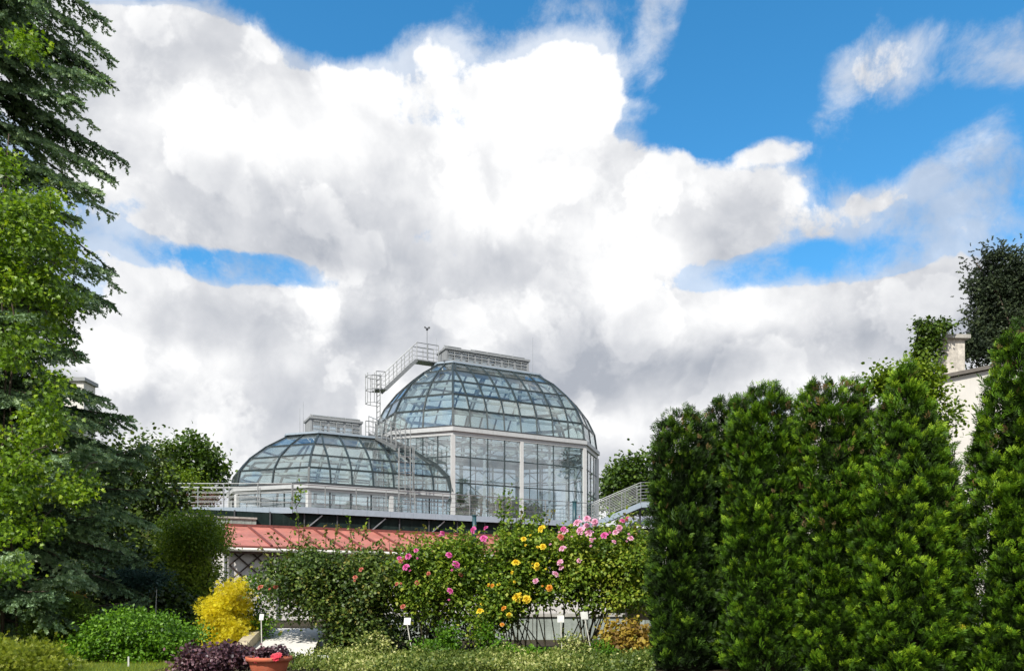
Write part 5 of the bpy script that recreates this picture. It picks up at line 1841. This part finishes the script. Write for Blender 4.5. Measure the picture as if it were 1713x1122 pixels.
# under-planting of fresh green between the canes
plant('plant', 'fresh green leafy perennial growing between the bare rose canes', 'plant', [(752, 1062, 20, 26), (745, 1085, 22, 16), (815, 1065, 18, 28)], 12.0, 0.2, 46, 30, 0.06, 0.05, M_fresh, T_WIDE, base=(P(760, 1000, 12)[0], 12, 0), nstem=6, r=0.005)
plant('plant', 'green perennial beneath the yellow roses', 'plant', [(872, 1098, 22, 14), (905, 1100, 20, 10), (840, 1090, 20, 16)], 11.3, 0.2, 40, 30, 0.06, 0.05, M_fresh, T_WIDE, base=(P(870, 1000, 11.3)[0], 11.3, 0), nstem=5, r=0.005)
plant('shrub', 'dark leafy filler shrub in the shade under the magenta roses', 'shrub', [(650, 1040, 50, 40), (700, 1060, 45, 36), (790, 1050, 24, 40), (600, 1085, 50, 24)], 13.8, 0.4, 110, 46, 0.11, 0.065, M_darkl, T_LEAF, base=(P(690, 1000, 13.8)[0], 13.8, 0), nstem=10, r=0.01, tint=(0.0, 0.5))

# ------------------------------------------------------------------ variegated ground cover along the bottom
n = 5200
gx = RNG.uniform(-3.3, 2.2, n)
gy = RNG.uniform(9.0, 11.6, n)
ok = (gx > (540 - 856.5 + 60 * np.sin(gy * 5)) / F * gy) & (gx < (1090 - 856.5) / F * gy)
hgt = RNG.uniform(0.6, 1.5, n)[ok] * 0.05 + RNG.uniform(0.5, 1.4, n)[ok] * 0.12 * (0.5 + 0.5 * np.sin(gx[ok] * 4.3 + gy[ok] * 2.1) * np.cos(gx[ok] * 1.7 - gy[ok] * 3.0))
gx, gy = gx[ok], gy[ok]
per = 11
pc = np.repeat(np.arange(len(gx)), per)
pos = np.stack([gx[pc] + RNG.normal(size=len(pc)) * 0.035, gy[pc] + RNG.normal(size=len(pc)) * 0.035, hgt[pc] * RNG.uniform(0.15, 1.15, len(pc))], 1)
ct = RNG.uniform(0.0, 0.65, len(gx)) + 0.2 * np.sin(gx * 3 + 1)
gc = leaves('ground_cover', pos, nrm(rdir(len(pc)) + (0, 0, 0.6)), nrm(rdir(len(pc)) + (0, 0, 0.6)), RNG.uniform(0.022, 0.05, len(pc)), ct[pc] + RNG.normal(size=len(pc)) * 0.18, T_LEAF, M_varieg, None, 1.2)
tag(gc, 'variegated yellow and green ground cover along the front of the rose bed', 'ground cover', kind='stuff')
n = 9000
gx, gy = RNG.uniform(-7.5, -4.2, n), RNG.uniform(8.2, 11.9, n)
pos = np.stack([gx, gy, np.zeros(n)], 1)
ga = leaves('grass', pos, nrm(rdir(n) * 0.5 + (0, 0, 1)), rdir(n), RNG.uniform(0.03, 0.06, n), RNG.uniform(0.2, 0.9, n), (np.array([(-0.06, 0, 0), (0.06, 0, 0), (0, 1, 0.1)]), [(0, 1, 2)]), M_yg, None)
tag(ga, 'short yellow green lawn grass at the bottom left', 'grass', kind='stuff')

# taller self-sown perennials breaking the line between ground cover and roses
for i, (px, py, w, hh, mm, lab) in enumerate(((620, 1082, 34, 22, M_varieg, 'pale green bushy perennial left of the label under the magenta roses'), (718, 1088, 26, 20, M_fresh, 'green tufted perennial right of the label under the magenta roses'),
                                             (955, 1084, 24, 22, M_varieg, 'pale variegated perennial between the two right plant labels'), (1005, 1092, 22, 18, M_fresh, 'fresh green perennial left of the dry golden shrub'), (545, 1098, 36, 16, M_varieg, 'beige green perennial beside the tipped plant label'))):
    plant('plant', lab, 'plant', [(px, py, w, hh), (px + w * 0.5, py + 8, w * 0.6, hh * 0.7)], 11.0, 0.2, 44, 30, 0.05, 0.042, mm, T_LEAF, base=(P(px, 1000, 11)[0], 11, 0), nstem=6, r=0.004, tint=(0.0, 0.8))

# ------------------------------------------------------------------ small bright leaves caught in the hedge
M_yl = leaf_mat('fallen_yellow_leaf', [(0.0, (0.70, 0.52, 0.02)), (1.0, (0.75, 0.60, 0.05))])
for px, py, Y, k, lab in ((1173, 744, 11.25, 5, 'yellow flower cluster sticking out of the hedge near its left end'), (1608, 1046, 8.15, 3, 'single yellow leaf caught in the lower hedge at the right')):
    q = P(px, py, Y)
    t = thing('leaf_cluster', lab, 'leaf', tuple(q))
    a = np.linspace(0, 6.28, k + 2, endpoint=False)
    d = np.stack([np.cos(a), 0 * a - 0.3, np.sin(a)], 1)
    leaves('leaf', np.repeat(q[None], k + 2, 0) + RNG.normal(size=(k + 2, 3)) * 0.02, d, np.repeat(np.array([[0.1, -1, 0.3]]), k + 2, 0), 0.055, RNG.uniform(0, 1, k + 2), T_WIDE, M_yl, t)

# ------------------------------------------------------------------ palms inside the houses
M_palm = leaf_mat('palm_leaf', [(0.0, (0.02, 0.045, 0.012)), (1.0, (0.06, 0.12, 0.03))], 0.5, 0.3)
for i, (s, n_, h, lab) in enumerate(((-40, 20, 3.0, 'tall palm inside the tall glasshouse, left of the middle post'), (60, -10, 2.5, 'leafy palm inside the tall glasshouse, right of the middle post'), (10, 60, 3.4, 'palm at the back of the tall glasshouse'), (-260, 10, 1.6, 'low palm inside the low glasshouse'))):
    b = L(s, n_, FLOOR)
    t = thing('palm', lab, 'palm', tuple(b), 'palms inside the glasshouses')
    top_ = b + (0, 0, h * 0.55)
    trunk(t, b, top_, 0.11, 0.08, wob=0.04)
    fr_n = 16
    for j in range(fr_n):
        a = 6.28 * j / fr_n + RNG.normal() * 0.2
        o = np.array((math.cos(a), math.sin(a), 0))
        ln = h * 0.42 * RNG.uniform(0.8, 1.1)
        lift_ = RNG.uniform(0.2, 1.1)
        ss = np.linspace(0.05, 1, 22)
        pts = top_ + o * (ln * ss)[:, None] + np.array((0, 0, 1)) * (ln * (lift_ * ss - 1.0 * ss ** 2.2))[:, None]
        dd = nrm(np.gradient(pts, axis=0))
        lat = nrm(np.cross(dd, (0, 0, 1)))
        pos = np.concatenate([pts, pts])
        d = np.concatenate([lat, -lat]) + np.concatenate([dd, dd]) * 0.7 - np.array((0, 0, 0.5))
        leaves('frond', pos, d, np.tile((0, 0, 1.0), (44, 1)), 0.42 * np.tile(np.sin(np.pi * np.clip(ss * 0.9 + 0.1, 0, 1)), 2) + 0.05, RNG.uniform(0, 1, 44), (np.array([(-0.05, 0, 0), (0.05, 0, 0), (0, 1, 0)]), [(0, 1, 2)]), M_palm, t)

# low planting inside the tall house
for s, n_, rad_, lab in ((-70, -40, 22, 'dark leafy planting inside the tall glasshouse behind the left panes'), (20, -30, 26, 'dark leafy planting inside the tall glasshouse behind the middle post'), (95, 0, 26, 'dark leafy planting inside the tall glasshouse behind the right panes')):
    c = L(s, n_, FLOOR)
    t = thing('indoor_shrub', lab, 'shrub', tuple(c))
    q = c + RNG.normal(size=(34, 3)) * np.array((rad_ * U * 0.55, rad_ * U * 0.55, 0.0)) + np.stack([np.zeros(34), np.zeros(34), RNG.uniform(0.15, 1.5, 34)], 1)
    crown(t, q, 36, 0.16, 0.16, M_darkl, T_WIDE, name='foliage')
    limbs(t, [c] * 6, q[:6], 0.02, M_cane, 'stem')
